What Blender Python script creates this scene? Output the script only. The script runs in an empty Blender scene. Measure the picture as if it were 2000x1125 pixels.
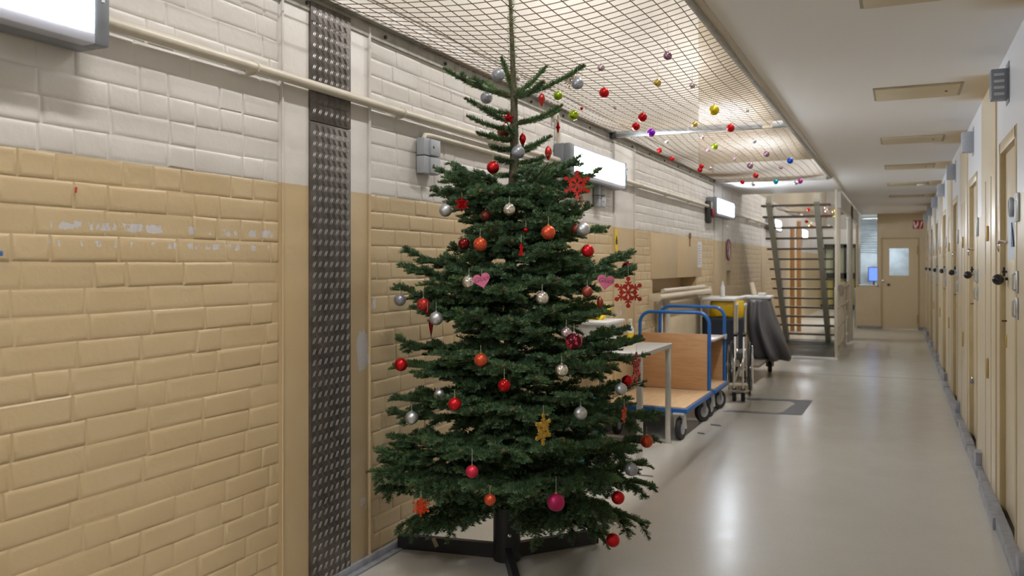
import bpy, math, random
import numpy as np
from mathutils import Vector, Matrix
random.seed(7); RNG = np.random.default_rng(7)
PI = math.pi
scene = bpy.context.scene
COL = scene.collection

# ------------------------------------------------------------------ camera, world, lights, exposure
F = 1675.0; HY = 517.0; CAMZ = 1.45
TH = math.atan(757.0 / F); CT, ST = math.cos(TH), math.sin(TH)
cam = bpy.data.cameras.new('camera'); camo = bpy.data.objects.new('camera', cam); COL.objects.link(camo)
camo.location = (0, 0, CAMZ); camo.rotation_euler = (PI / 2, 0, TH)
cam.sensor_width = 36; cam.lens = F / 2000 * 36; cam.shift_y = -(562.5 - HY) / 2000
cam.clip_start = 0.05; cam.clip_end = 200
cam.dof.use_dof = True; cam.dof.focus_distance = 4.15; cam.dof.aperture_fstop = 3.2
scene.camera = camo
world = bpy.data.worlds.new('world'); scene.world = world; world.use_nodes = True
world.node_tree.nodes['Background'].inputs[0].default_value = (0.9, 0.95, 1, 1)
world.node_tree.nodes['Background'].inputs[1].default_value = 0.15
scene.view_settings.view_transform = 'Standard'; scene.view_settings.look = 'None'
scene.view_settings.exposure = 0.31; scene.view_settings.gamma = 1; scene.view_settings.use_curve_mapping = False
WALL_LAMP = 42.0      # emission of the wall lamp diffusers
UPPER_LAMP = 95.0     # watts of each upper storey ceiling lamp

def area(name, loc, sx, sy, power, color=(1, 1, 1), rot=(0, 0, 0)):
    l = bpy.data.lights.new(name, 'AREA'); l.shape = 'RECTANGLE'; l.size = sx; l.size_y = sy
    l.energy = power; l.color = color
    o = bpy.data.objects.new(name, l); o.location = loc; o.rotation_euler = rot; COL.objects.link(o); return o

XL, XR, ZC, XO = -2.35, 0.53, 2.60, -0.81     # left wall, right wall, ceiling, opening edge

# ------------------------------------------------------------------ projection helpers
def P(px, py, Z):
    X = (px - 1000) / F * Z
    return Vector((X * CT - Z * ST, X * ST + Z * CT, CAMZ + (HY - py) / F * Z))
def hit(px, py, axis, v):
    d = P(px, py, 1.0) - Vector((0, 0, CAMZ)); o = (0, 0, CAMZ)[axis]
    return Vector((0, 0, CAMZ)) + d * ((v - o) / d[axis])
def proj(p):
    x, y, z = p[0], p[1], p[2] - CAMZ
    Z = -x * ST + y * CT; X = x * CT + y * ST
    return 1000 + F * X / Z, HY - F * z / Z, Z

# ------------------------------------------------------------------ materials
MATS = {}
class NT:
    def __init__(s, m): s.t = m.node_tree; s.n = s.t.nodes; s.b = s.n['Principled BSDF']
    def add(s, typ, **k):
        n = s.n.new(typ)
        for a, v in k.items():
            if a.startswith('i_'): n.inputs[a[2:].replace('_', ' ')].default_value = v
            else: setattr(n, a, v)
        return n
    def link(s, a, b): s.t.links.new(a, b)
    def math(s, op, a, b=None, c=None):
        n = s.n.new('ShaderNodeMath'); n.operation = op
        for i, v in enumerate((a, b, c)):
            if v is None: continue
            if isinstance(v, (int, float)): n.inputs[i].default_value = v
            else: s.link(v, n.inputs[i])
        return n.outputs[0]
    def mix(s, f, a, b):
        n = s.n.new('ShaderNodeMix'); n.data_type = 'RGBA'
        for i, v in ((0, f), (6, a), (7, b)):
            if isinstance(v, (int, float)): n.inputs[i].default_value = v
            elif isinstance(v, tuple): n.inputs[i].default_value = (*v[:3], 1)
            else: s.link(v, n.inputs[i])
        return n.outputs[2]
    def noise(s, scale, detail=3, rough=.5, vec=None, dist=0):
        n = s.n.new('ShaderNodeTexNoise'); n.inputs['Scale'].default_value = scale
        n.inputs['Detail'].default_value = detail; n.inputs['Roughness'].default_value = rough
        n.inputs['Distortion'].default_value = dist
        if vec is not None: s.link(vec, n.inputs['Vector'])
        return n.outputs[0]
    def geo(s):
        g = s.n.new('ShaderNodeNewGeometry'); x = s.n.new('ShaderNodeSeparateXYZ'); s.link(g.outputs['Position'], x.inputs[0])
        return g.outputs['Position'], x.outputs
    def bump(s, h, strength=.3, dist=.002):
        n = s.n.new('ShaderNodeBump'); n.inputs['Strength'].default_value = strength; n.inputs['Distance'].default_value = dist
        s.link(h, n.inputs['Height']); s.link(n.outputs[0], s.b.inputs['Normal'])
    def band(s, v, a, b, soft=.01):   # 1 inside a..b
        m1 = s.add('ShaderNodeMapRange', clamp=True); m1.inputs[1].default_value = a - soft; m1.inputs[2].default_value = a + soft
        m2 = s.add('ShaderNodeMapRange', clamp=True); m2.inputs[1].default_value = b + soft; m2.inputs[2].default_value = b - soft
        s.link(v, m1.inputs[0]); s.link(v, m2.inputs[0])
        return s.math('MULTIPLY', m1.outputs[0], m2.outputs[0])
    def step(s, v, t, soft=.01):
        m1 = s.add('ShaderNodeMapRange', clamp=True); m1.inputs[1].default_value = t - soft; m1.inputs[2].default_value = t + soft
        s.link(v, m1.inputs[0]); return m1.outputs[0]

def mat(name, col=(.5, .5, .5), rough=.5, metal=0, var=0, vscale=8, bump=0, bscale=60, coat=0, spec=.5, trans=0, emit=0, ecol=None, sheen=0, var2=None):
    if name in MATS: return MATS[name]
    m = bpy.data.materials.new(name); m.use_nodes = True; t = NT(m); b = t.b; MATS[name] = m
    b.inputs['Base Color'].default_value = (*col, 1); b.inputs['Roughness'].default_value = rough
    b.inputs['Metallic'].default_value = metal; b.inputs['Coat Weight'].default_value = coat
    b.inputs['Specular IOR Level'].default_value = spec; b.inputs['Transmission Weight'].default_value = trans
    if var or bump:
        tc = t.add('ShaderNodeTexCoord')
    if var:
        n = t.noise(vscale, 4, .6, tc.outputs['Object'])
        c2 = var2 or tuple(c * (1 - var) for c in col)
        t.link(t.mix(t.step(n, .5, .18), tuple(min(1, c * (1 + var * .4)) for c in col), c2), b.inputs['Base Color'])
    if bump: t.bump(t.noise(bscale, 4, .6, tc.outputs['Object']), bump, .004)
    if emit:
        b.inputs['Emission Color'].default_value = (*(ecol or col), 1); b.inputs['Emission Strength'].default_value = emit
    return m

WHITE = (.70, .675, .645); CREAM = (.575, .445, .275)
def wall_material():
    m = bpy.data.materials.new('painted_brick'); m.use_nodes = True; t = NT(m)
    pos, xyz = t.geo(); y, z = xyz[1], xyz[2]
    n1 = t.noise(2.2, 4, .6, pos); n2 = t.noise(45, 4, .6, pos); n3 = t.noise(14, 5, .65, pos)
    cream = t.mix(t.step(n1, .5, .2), CREAM, (.54, .405, .235))
    cream = t.mix(t.math('MULTIPLY', t.step(n3, .5, .2), .25), cream, (.54, .43, .25))
    white = t.mix(t.step(n1, .5, .2), WHITE, (.62, .585, .55))
    edge = t.math('ADD', z, t.math('MULTIPLY', t.math('SUBTRACT', n2, .5), .006))
    col = t.mix(t.step(edge, 1.793, .002), cream, white)
    # paint chips: own irregular shapes in two rows, and patches near the pilaster and skirting
    chips = t.add('ShaderNodeCombineXYZ'); t.link(t.math('MULTIPLY', y, 17), chips.inputs[0]); t.link(t.math('MULTIPLY', z, 8), chips.inputs[2])
    cn = t.noise(1.3, 5, .7, chips.outputs[0])
    row = t.math('MAXIMUM', t.math('MULTIPLY', t.band(z, 1.55, 1.60, .014), 1.0), t.math('MULTIPLY', t.band(z, 1.495, 1.54, .014), .99))
    row = t.math('MULTIPLY', row, t.band(y, 1.75, 2.84, .04))
    c1 = t.step(t.math('MULTIPLY', cn, row), .522, .006)
    lo = t.math('MULTIPLY', t.band(z, .04, .24, .06), t.band(y, 2.2, 2.85, .2))
    lo2 = t.math('MULTIPLY', t.band(z, .2, .42, .10), t.band(y, 3.36, 3.72, .08))
    lo3 = t.math('MULTIPLY', t.band(z, .92, 1.16, .07), t.band(y, 3.40, 3.50, .03))
    lo4 = t.math('MULTIPLY', t.band(z, 1.2, 1.35, .04), t.band(y, 3.51, 3.6, .03))
    lo5 = t.math('MULTIPLY', t.band(z, .55, .8, .07), t.band(y, 3.6, 3.95, .08))
    lo6 = t.math('MULTIPLY', t.band(z, .96, 1.12, .03), t.band(y, 7.4, 7.7, .04))
    pn = t.noise(9, 6, .75, pos)
    s_ = t.math('MAXIMUM', lo2, t.math('MAXIMUM', t.math('MULTIPLY', lo3, 1.7), t.math('MAXIMUM', lo4, t.math('MAXIMUM', lo6, t.math('MAXIMUM', t.math('MULTIPLY', lo5, .9), t.math('MULTIPLY', lo, 1.0))))))
    c2 = t.step(t.math('MULTIPLY', pn, s_), .51, .012)
    ch = t.math('MAXIMUM', c1, c2)
    col = t.mix(ch, col, (.58, .56, .57))
    t.link(col, t.b.inputs['Base Color'])
    t.b.inputs['Roughness'].default_value = .38; t.b.inputs['Specular IOR Level'].default_value = .45
    h = t.math('ADD', t.math('MULTIPLY', n2, .5), t.math('ADD', t.math('MULTIPLY', n3, .8), t.math('MULTIPLY', ch, -.4)))
    t.bump(h, .55, .004)
    return m
def right_material():
    m = bpy.data.materials.new('painted_wall'); m.use_nodes = True; t = NT(m)
    pos, xyz = t.geo(); y, z = xyz[1], xyz[2]
    n1 = t.noise(1.5, 4, .6, pos); n2 = t.noise(60, 4, .6, pos)
    cream = t.mix(t.step(n1, .5, .25), (.66, .56, .40), (.60, .50, .34))
    white = (.74, .74, .77)
    ph = t.math('FRACT', t.math('DIVIDE', t.math('SUBTRACT', y, 5.84 - 2.37 * 8), 2.37))
    colm = t.math('LESS_THAN', ph, 1.0 / 2.37)
    up = t.math('MULTIPLY', t.step(z, 1.793, .002), t.math('SUBTRACT', 1, colm))
    t.link(t.mix(up, cream, white), t.b.inputs['Base Color'])
    t.b.inputs['Roughness'].default_value = .3
    t.bump(n2, .12, .003)
    return m
def ceiling_material():
    m = bpy.data.materials.new('painted_ceiling'); m.use_nodes = True; t = NT(m)
    pos, xyz = t.geo(); x, y = xyz[0], xyz[1]
    n1 = t.noise(.9, 4, .6, pos); n2 = t.noise(90, 3, .6, pos)
    white = t.mix(t.step(n1, .5, .25), (.82, .80, .785), (.79, .77, .755))
    ph = t.math('FRACT', t.math('DIVIDE', t.math('SUBTRACT', y, 5.9 - 2.37 * 8), 2.37))
    st = t.math('MULTIPLY', t.band(ph, 0.0, .36, .03), t.step(x, .36, .12))
    col = t.mix(st, white, (.60, .49, .32))
    t.link(col, t.b.inputs['Base Color']); t.b.inputs['Roughness'].default_value = .55
    t.bump(n2, .06, .003)
    return m
def floor_material():
    m = bpy.data.materials.new('linoleum'); m.use_nodes = True; t = NT(m)
    pos, xyz = t.geo(); y = xyz[1]
    n1 = t.noise(1.2, 5, .65, pos); n2 = t.noise(160, 2, .5, pos); n3 = t.noise(5, 5, .7, pos)
    c = t.mix(t.step(n1, .5, .25), (.59, .565, .515), (.54, .515, .465))
    c = t.mix(t.math('MULTIPLY', t.step(n2, .62, .05), .35), c, (.30, .28, .25))
    seam = t.band(y, 12.02, 12.05, .005)
    c = t.mix(t.math('MULTIPLY', seam, .7), c, (.12, .12, .13))
    t.link(c, t.b.inputs['Base Color'])
    r = t.add('ShaderNodeMapRange'); t.link(n3, r.inputs[0]); r.inputs[3].default_value = .17; r.inputs[4].default_value = .30
    t.link(r.outputs[0], t.b.inputs['Roughness']); t.b.inputs['Specular IOR Level'].default_value = .55
    t.bump(n1, .05, .01)
    return m
M_BRICK = wall_material(); M_RIGHT = right_material(); M_CEIL = ceiling_material(); M_FLOOR = floor_material()
M_WHITE = mat('white_paint', (.62, .60, .56), .5, var=.06, vscale=2)
M_UPPER = mat('upper_wall_paint', (.62, .58, .52), .45, var=.08, vscale=2)
M_CREAM = mat('cream_paint', (.67, .56, .39), .32, var=.08, vscale=3)
M_CREAM2 = mat('cream_lacquer', (.60, .52, .40), .3, var=.06, vscale=3)
M_PIPE = mat('cream_pipe_paint', (.62, .57, .48), .35, var=.1, vscale=10, bump=.1)
M_SKIRT = mat('grey_lilac_vinyl', (.32, .33, .37), .4, var=.3, vscale=14)
M_GREY = mat('grey_plastic', (.40, .42, .46), .45, var=.06)
M_GREYD = mat('grey_housing', (.20, .215, .245), .4, var=.05)
M_STEEL = mat('galvanised_steel', (.50, .52, .54), .38, .75, var=.25, vscale=16)
M_STAIN = mat('brushed_stainless', (.62, .61, .59), .34, .85, var=.08, vscale=20)
M_ANGLE = mat('dull_metal_angle', (.42, .40, .36), .5, .25, var=.3, vscale=12)
M_ROPE = mat('brown_net_cord', (.16, .105, .055), .8)
M_PLATE = mat('dark_chequer_plate', (.15, .135, .125), .40, .5, var=.35, vscale=12, bump=.1)
M_BLACK = mat('black_powder_coat', (.012, .012, .015), .42, bump=.15, bscale=220)
M_RUBBER = mat('black_rubber', (.025, .025, .027), .7)
M_BLACKG = mat('black_plastic_gloss', (.012, .012, .013), .2)
M_BLUE = mat('blue_enamel', (.01, .12, .42), .28, var=.15)
M_WOOD = None
M_BARK = mat('fir_bark', (.125, .10, .065), .85, var=.5, vscale=60, bump=.8, bscale=140, var2=(.05, .055, .03))
M_TWIG = mat('fir_twig', (.10, .085, .04), .8)
M_BUD = mat('brown_bud', (.13, .08, .035), .7)
M_TAN = mat('stair_steel_grey', (.46, .445, .38), .45, var=.1)
M_TREAD = mat('stair_tread_wood', (.16, .12, .075), .5, var=.2)
M_DARKFR = mat('dark_frame', (.03, .033, .03), .5)
M_BRASS = mat('brass', (.55, .38, .14), .35, .7)
M_CHROME = mat('chrome', (.75, .76, .78), .15, .95)
def wood_mat(name, c1, c2, axis_scale=(1, 1, 9)):
    m = bpy.data.materials.new(name); m.use_nodes = True; t = NT(m)
    tc = t.add('ShaderNodeTexCoord'); mp = t.add('ShaderNodeMapping'); mp.inputs['Scale'].default_value = axis_scale
    t.link(tc.outputs['Object'], mp.inputs[0]); n = t.noise(4, 6, .6, mp.outputs[0], .5)
    t.link(t.mix(t.step(n, .5, .15), c1, c2), t.b.inputs['Base Color']); t.b.inputs['Roughness'].default_value = .4
    return m
M_WOOD = wood_mat('beech_veneer', (.50, .285, .14), (.41, .22, .10), (1.2, 1.2, 12))
M_DECK = wood_mat('beech_deck', (.60, .42, .25), (.50, .33, .18), (8, 1.2, 1))
M_POST = wood_mat('orange_wood', (.45, .22, .07), (.36, .17, .05), (9, 9, 1))
def needle_material():
    m = bpy.data.materials.new('fir_needles'); m.use_nodes = True; t = NT(m)
    pos, xyz = t.geo(); n = t.noise(7, 3, .6, pos); n2 = t.noise(60, 2, .5, pos)
    rpi = t.add('ShaderNodeNewGeometry').outputs['Random Per Island']
    c = t.mix(t.step(n, .5, .12), (.034, .115, .042), (.070, .150, .036))
    c = t.mix(t.step(rpi, .35, .3), c, (.105, .205, .070))
    c = t.mix(t.math('MULTIPLY', t.step(t.math('ADD', rpi, t.math('MULTIPLY', t.math('SUBTRACT', n2, .5), 1.5)), .86, .1), .8), c, (.23, .30, .09))
    # the underside of a fir needle is paler and bluish
    g = t.add('ShaderNodeNewGeometry')
    c = t.mix(t.math('MULTIPLY', g.outputs['Backfacing'], .45), c, (.10, .17, .135))
    t.link(c, t.b.inputs['Base Color']); t.b.inputs['Roughness'].default_value = .42; t.b.inputs['Specular IOR Level'].default_value = .4
    return m
M_NEEDLE = needle_material()
def glitter(name, col, r=.35):
    m = bpy.data.materials.new(name); m.use_nodes = True; t = NT(m)
    tc = t.add('ShaderNodeTexCoord'); v = t.add('ShaderNodeTexVoronoi'); v.inputs['Scale'].default_value = 16
    t.link(tc.outputs['Object'], v.inputs['Vector'])
    b = t.add('ShaderNodeSeparateColor'); t.link(v.outputs['Color'], b.inputs[0])
    k = t.step(b.outputs[0], .8, .1)
    t.link(t.mix(k, tuple(c * .8 for c in col), tuple(min(1, c * 1.3 + .12) for c in col)), t.b.inputs['Base Color'])
    t.b.inputs['Metallic'].default_value = .6; t.b.inputs['Roughness'].default_value = r
    t.bump(b.outputs[1], .9, .05)
    return m
BM = dict(
    silverglit=glitter('silver_glitter', (.42, .44, .50)), silver=mat('silver_satin', (.52, .54, .57), .38, .85),
    red=mat('red_satin', (.55, .012, .018), .3, .7), redgloss=mat('red_gloss', (.50, .01, .015), .1, .8),
    darkred=mat('dark_red_gloss', (.20, .012, .015), .12, .8), orange=glitter('orange_red_glitter', (.75, .085, .02)),
    redglit=glitter('red_glitter', (.62, .03, .02)),
    pinkred=mat('pinkish_red_satin', (.60, .025, .07), .4, .6), magenta=mat('magenta_satin', (.45, .02, .12), .4, .6),
    clear=mat('silvered_glass', (.72, .68, .62), .08, .9), clearpink=mat('pink_silvered_glass', (.65, .50, .55), .1, .8),
    mauve=mat('mauve_gloss', (.34, .20, .28), .2, .75), green=mat('lime_green_satin', (.28, .42, .02), .3, .6),
    greengloss=mat('lime_green_gloss', (.36, .50, .03), .1, .75), gold=mat('gold_gloss', (.68, .52, .14), .12, .85),
    yellow=mat('yellow_gold_satin', (.72, .55, .03), .35, .6), purple=mat('purple_gloss', (.25, .02, .55), .12, .7),
    blue=mat('royal_blue_satin', (.01, .09, .48), .3, .6), teal=mat('turquoise_gloss', (.01, .38, .48), .15, .6),
    violet=mat('violet_gloss', (.50, .06, .40), .15, .7), rose=mat('pale_rose_gloss', (.62, .42, .52), .15, .6),
    brown=mat('brownish_red_satin', (.26, .05, .03), .4, .5),
    splash=None)
def splash_mat():
    m = bpy.data.materials.new('wine_red_with_pink_splash'); m.use_nodes = True; t = NT(m)
    tc = t.add('ShaderNodeTexCoord'); n = t.noise(1.1, 3, .6, tc.outputs['Object'])
    t.link(t.mix(t.step(n, .53, .02), (.09, .006, .014), (.75, .06, .11)), t.b.inputs['Base Color'])
    t.b.inputs['Metallic'].default_value = .6; t.b.inputs['Roughness'].default_value = .1
    return m
BM['splash'] = splash_mat()

# ------------------------------------------------------------------ mesh builder
class MB:
    def __init__(s): s.v = []; s.f = []
    def _add(s, vs, fs):
        o = len(s.v); s.v += [tuple(v) for v in vs]; s.f += [tuple(i + o for i in f) for f in fs]; return s
    def box(s, lo, hi, bev=0):
        x0, y0, z0 = lo; x1, y1, z1 = hi
        if bev <= 0:
            return s._add([(x0,y0,z0),(x1,y0,z0),(x1,y1,z0),(x0,y1,z0),(x0,y0,z1),(x1,y0,z1),(x1,y1,z1),(x0,y1,z1)],
                [(0,3,2,1),(4,5,6,7),(0,1,5,4),(1,2,6,5),(2,3,7,6),(3,0,4,7)])
        import bmesh
        bm = bmesh.new(); bmesh.ops.create_cube(bm, size=1)
        for v in bm.verts: v.co = Vector(((lo[0]+hi[0])/2 + v.co.x*(hi[0]-lo[0]), (lo[1]+hi[1])/2 + v.co.y*(hi[1]-lo[1]), (lo[2]+hi[2])/2 + v.co.z*(hi[2]-lo[2])))
        bmesh.ops.bevel(bm, geom=list(bm.edges), offset=bev, segments=2, affect='EDGES', profile=.5)
        bm.verts.index_update(); s._add([v.co[:] for v in bm.verts], [[v.index for v in f.verts] for f in bm.faces]); bm.free(); return s
    def obox(s, p0, p1, w, h, up=(0, 0, 1)):   # bar from p0 to p1 with width w, height h
        p0, p1 = Vector(p0), Vector(p1); d = (p1 - p0).normalized(); side = d.cross(Vector(up)).normalized(); u = side.cross(d).normalized()
        vs = [p + side * a * w / 2 + u * b * h / 2 for p in (p0, p1) for a, b in ((-1,-1),(1,-1),(1,1),(-1,1))]
        return s._add(vs, [(0,3,2,1),(4,5,6,7),(0,1,5,4),(1,2,6,5),(2,3,7,6),(3,0,4,7)])
    def tube(s, pts, r, n=10, caps=True):
        pts = [Vector(p) for p in pts]; rs = r if isinstance(r, (list, tuple)) else [r] * len(pts)
        o = len(s.v); u = None
        for i, p in enumerate(pts):
            d = (pts[min(i+1, len(pts)-1)] - pts[max(i-1, 0)]).normalized()
            if u is None: u = d.orthogonal().normalized()
            else: u = (u - d * u.dot(d)).normalized()
            w = d.cross(u)
            for k in range(n):
                a = 2 * PI * k / n; s.v.append(tuple(p + (u * math.cos(a) + w * math.sin(a)) * rs[i]))
        for i in range(len(pts) - 1):
            for k in range(n):
                a, b = o + i*n + k, o + i*n + (k+1) % n; s.f.append((a, b, b + n, a + n))
        if caps: s.f.append(tuple(o + k for k in range(n))[::-1]); s.f.append(tuple(o + (len(pts)-1)*n + k for k in range(n)))
        return s
    def lathe(s, prof, c, axis=(0, 0, 1), n=20):   # prof: (radius, height)
        ax = Vector(axis).normalized(); u = ax.orthogonal().normalized(); w = ax.cross(u); c = Vector(c); o = len(s.v)
        for r, h in prof:
            for k in range(n):
                a = 2*PI*k/n; s.v.append(tuple(c + ax*h + (u*math.cos(a) + w*math.sin(a)) * max(r, 1e-5)))
        for i in range(len(prof)-1):
            for k in range(n):
                a, b = o+i*n+k, o+i*n+(k+1) % n; s.f.append((a, b, b+n, a+n))
        return s
    def ball(s, c, r, n=16, sc=(1, 1, 1)):
        o = len(s.v); R = n // 2
        for i in range(R + 1):
            t = PI * i / R
            for k in range(n):
                a = 2*PI*k/n; s.v.append((c[0]+r*sc[0]*math.sin(t)*math.cos(a), c[1]+r*sc[1]*math.sin(t)*math.sin(a), c[2]-r*sc[2]*math.cos(t)))
        for i in range(R):
            for k in range(n):
                a, b = o+i*n+k, o+i*n+(k+1) % n; s.f.append((a, b, b+n, a+n))
        return s
    def prism(s, poly, origin, ux, uy, depth):     # extrude 2D polygon
        ux, uy, og = Vector(ux), Vector(uy), Vector(origin); nrm = ux.cross(uy).normalized() * depth / 2; n = len(poly)
        vs = [og + ux*x + uy*y - nrm for x, y in poly] + [og + ux*x + uy*y + nrm for x, y in poly]
        return s._add(vs, [tuple(range(n))[::-1], tuple(range(n, 2*n))] + [(i, (i+1) % n, (i+1) % n + n, i + n) for i in range(n)])
    def torus(s, c, R, r, axis, n=32, m=8):
        ax = Vector(axis).normalized(); u = ax.orthogonal().normalized(); w = ax.cross(u); c = Vector(c); o = len(s.v)
        for i in range(n):
            a = 2*PI*i/n; d = u*math.cos(a) + w*math.sin(a)
            for k in range(m):
                b = 2*PI*k/m; s.v.append(tuple(c + d*(R + r*math.cos(b)) + ax*r*math.sin(b)))
        for i in range(n):
            for k in range(m):
                s.f.append((o+i*m+k, o+((i+1) % n)*m+k, o+((i+1) % n)*m+(k+1) % m, o+i*m+(k+1) % m))
        return s
    def build(s, name, m, parent=None, smooth=None, recalc=True):
        vs = np.array(s.v, dtype=float)
        if parent is not None: og = parent_loc(parent)
        else: lo, hi = vs.min(0), vs.max(0); og = Vector(((lo[0]+hi[0])/2, (lo[1]+hi[1])/2, lo[2]))
        me = bpy.data.meshes.new(name); me.from_pydata([tuple(v) for v in (vs - np.array(og))], [], s.f)
        if recalc:
            import bmesh
            bm = bmesh.new(); bm.from_mesh(me); bmesh.ops.recalc_face_normals(bm, faces=bm.faces); bm.to_mesh(me); bm.free()
        me.materials.append(m)
        if smooth is None: smooth = 40
        if smooth:
            me.polygons.foreach_set('use_smooth', [True] * len(me.polygons))
            if smooth < 180: me.set_sharp_from_angle(angle=math.radians(smooth))
        me.update()
        o = bpy.data.objects.new(name, me); COL.objects.link(o)
        if parent is not None: o.parent = parent
        else: o.location = og
        o['_og'] = list(og); return o
def parent_loc(p): return Vector(p['_og'])
def tag(o, label=None, cat=None, group=None, kind=None):
    for k, v in (('label', label), ('category', cat), ('group', group), ('kind', kind)):
        if v: o[k] = v
    return o
def thing(name, label, cat, loc, group=None):
    o = bpy.data.objects.new(name, None); COL.objects.link(o); o.location = loc; o['_og'] = list(loc); o.empty_display_size = .1
    return tag(o, label, cat, group)
def struct(name, mb, m, parent=None, smooth=None, recalc=True):
    o = mb.build(name, m, parent, smooth, recalc)
    if parent is None: o['kind'] = 'structure'
    return o

# ------------------------------------------------------------------ the room
struct('floor', MB().box((-2.6, -7, -.1), (1.0, 33, 0)), M_FLOOR)
YE = 21.1
c = MB()
c.box((XO, -7, ZC), (XR + .3, YE + .2, ZC + .25))                 # gallery slab on the right
c.box((XL, 12.0, ZC), (XO, 14.4, ZC + .25))                       # landing slab
c.box((XL, -7, ZC), (XO, -4, ZC + .25))
c.box((XO, YE + .2, ZC), (XR + .3, 33, ZC + .25))
struct('ceiling', c, M_CEIL)
struct('ceiling_upper', MB().box((-2.6, -7, 5.4), (2.2, 33, 5.5)), M_WHITE)

# left wall: bricks as real relief
NY0, NY1, NZ0, NZ1 = 8.78, 10.9, 1.14, 1.30    # niche
PIL = [(2.857, 3.51), (7.42, 8.08), (11.98, 12.63), (16.5, 17.15), (-1.7, -1.05)]
b = MB()
for (y0, y1, z0, z1) in ((-7, NY0, 0, 2.75), (NY1, 13.0, 0, 2.75), (NY0, NY1, 0, NZ0), (NY0, NY1, NZ1, 2.75), (13.32, 33, 0, 2.75), (13.0, 13.32, 0, 1.14), (13.0, 13.32, 1.36, 2.75)):
    b.box((XL - .25, y0, z0), (XL - .0064, y1, z1))
b.box((XL - .4, NY0 - .05, NZ0 - .05), (XL - .2, NY1 + .05, NZ1 + .05))
b.box((XL - .4, 12.95, 1.1), (XL - .2, 13.4, 1.4))
H = 1.793 / 21.5
H = .0834
rnd = random.Random(3)
def smoothzone(y, z):
    if 8.72 < y < 11.3 and .95 < z < 1.79: return True
    for a, bb in PIL:
        if a - .02 < y < bb + .02: return True
    return False
zoff = 1.793 - 21 * H
row = -1
while True:
    row += 1
    z0 = zoff + (row - 1) * H + .004; z1 = z0 + H - .008
    if z1 > 2.72: break
    z0 = max(z0, .002)
    if z1 < .02: continue
    y = -.2 - rnd.random() * .2
    while y < 19:
        L = .24 if rnd.random() < .68 else .115
        y0, y1 = y + .003, y + L + .003; y += L + .011
        for a, bb in PIL:
            if y0 < a < y1: y1 = a - .008
            if y0 < bb < y1: y0 = bb + .008
        ym = (y0 + y1) / 2; zm = (z0 + z1) / 2
        if y1 - y0 < .03 or any(a < ym < bb for a, bb in PIL): continue
        if NY0 - .12 < ym < NY1 + .12 and .95 < zm < 1.79: continue
        if 12.9 < ym < 13.4 and 1.05 < zm < 1.45: continue
        J = [(rnd.uniform(-.0022, .0022), rnd.uniform(-.0022, .0022)) for _ in range(4)]; j = lambda s_=.0005: rnd.uniform(-s_, s_)
        d = rnd.uniform(-.0012, .0015)
        ring = lambda ins, x: [(x + j(), y_ + J[q_][0] + j(), z_ + J[q_][1] + j()) for q_, (y_, z_) in enumerate(((y0 + ins, z0 + ins), (y1 - ins, z0 + ins), (y1 - ins, z1 - ins), (y0 + ins, z1 - ins)))]
        vs = ring(-.003, XL - .0064) + ring(.003, XL - .0034 + d) + ring(.0085, XL - .0022 + d) + ring(.013, XL - .002 + d)
        fs = [(12, 13, 14, 15)] + [(r*4 + k, r*4 + (k+1) % 4, (r+1)*4 + (k+1) % 4, (r+1)*4 + k) for r in (0, 1, 2) for k in range(4)]
        b._add(vs, fs)
for a, bb in PIL:
    if a > 0: b.box((XL - .05, a, 0), (XL + .003, bb, 2.7), .003)
b.box((XL - .05, NY0 - .08, NZ1), (XL + .003, 9.85, 1.785), .002)
b.box((XL - .05, 9.86, NZ1), (XL + .003, NY1 + .3, 1.785), .002)
wl = struct('wall_left', b, M_BRICK, smooth=30)
for a, bb in PIL[:3]:                                             # sealant ridges beside the pilasters
    struct('trim_1' if a < 4 else ('trim_2' if a < 9 else 'trim_3'), MB().tube([(XL + .006, a + .006, 0), (XL + .006, a + .006, 2.6)], .006, 6).tube([(XL + .006, bb - .004, 0), (XL + .006, bb - .004, 2.6)], .009, 6), M_BRICK)
struct('wall_left_upper', MB().box((XL - .25, -7, 2.75), (XL, 11, 5.4)), M_UPPER)
struct('wall_left_upper_far', MB().box((XL - .25, 11, 2.75), (XL, 33, 5.4)), mat('upper_cream', (.50, .42, .30), .25))
struct('wall_right_upper', MB().box((2.1, -7, 2.85), (2.2, 33, 5.4)), M_WHITE)
struct('baseboard_left', MB().box((XL, -7, 0), (XL + .022, 13.2, .045), .006).box((XL, -7, 0), (XL + .05, 13.2, .012), .003), M_SKIRT)
struct('wall_rear', MB().box((-2.6, -7.2, 0), (2.2, -7, 5.4)), M_WHITE)
struct('wall_far', MB().box((-2.6, 32.0, 0), (2.2, 32.2, 5.4)), M_WHITE)

# right wall with recessed cell doors
DO = [(4.93 + 2.37 * k, 5.69 + 2.37 * k) for k in range(-2, 7)]
DT = 2.12
b = MB(); prev = -7
for a, bb in DO:
    b.box((XR, prev, 0), (XR + .3, a, ZC)); b.box((XR, a, DT), (XR + .3, bb, ZC)); b.box((XR + .1, a, 0), (XR + .3, bb, DT)); prev = bb
b.box((XR, prev, 0), (XR + .3, YE, ZC))
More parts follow.
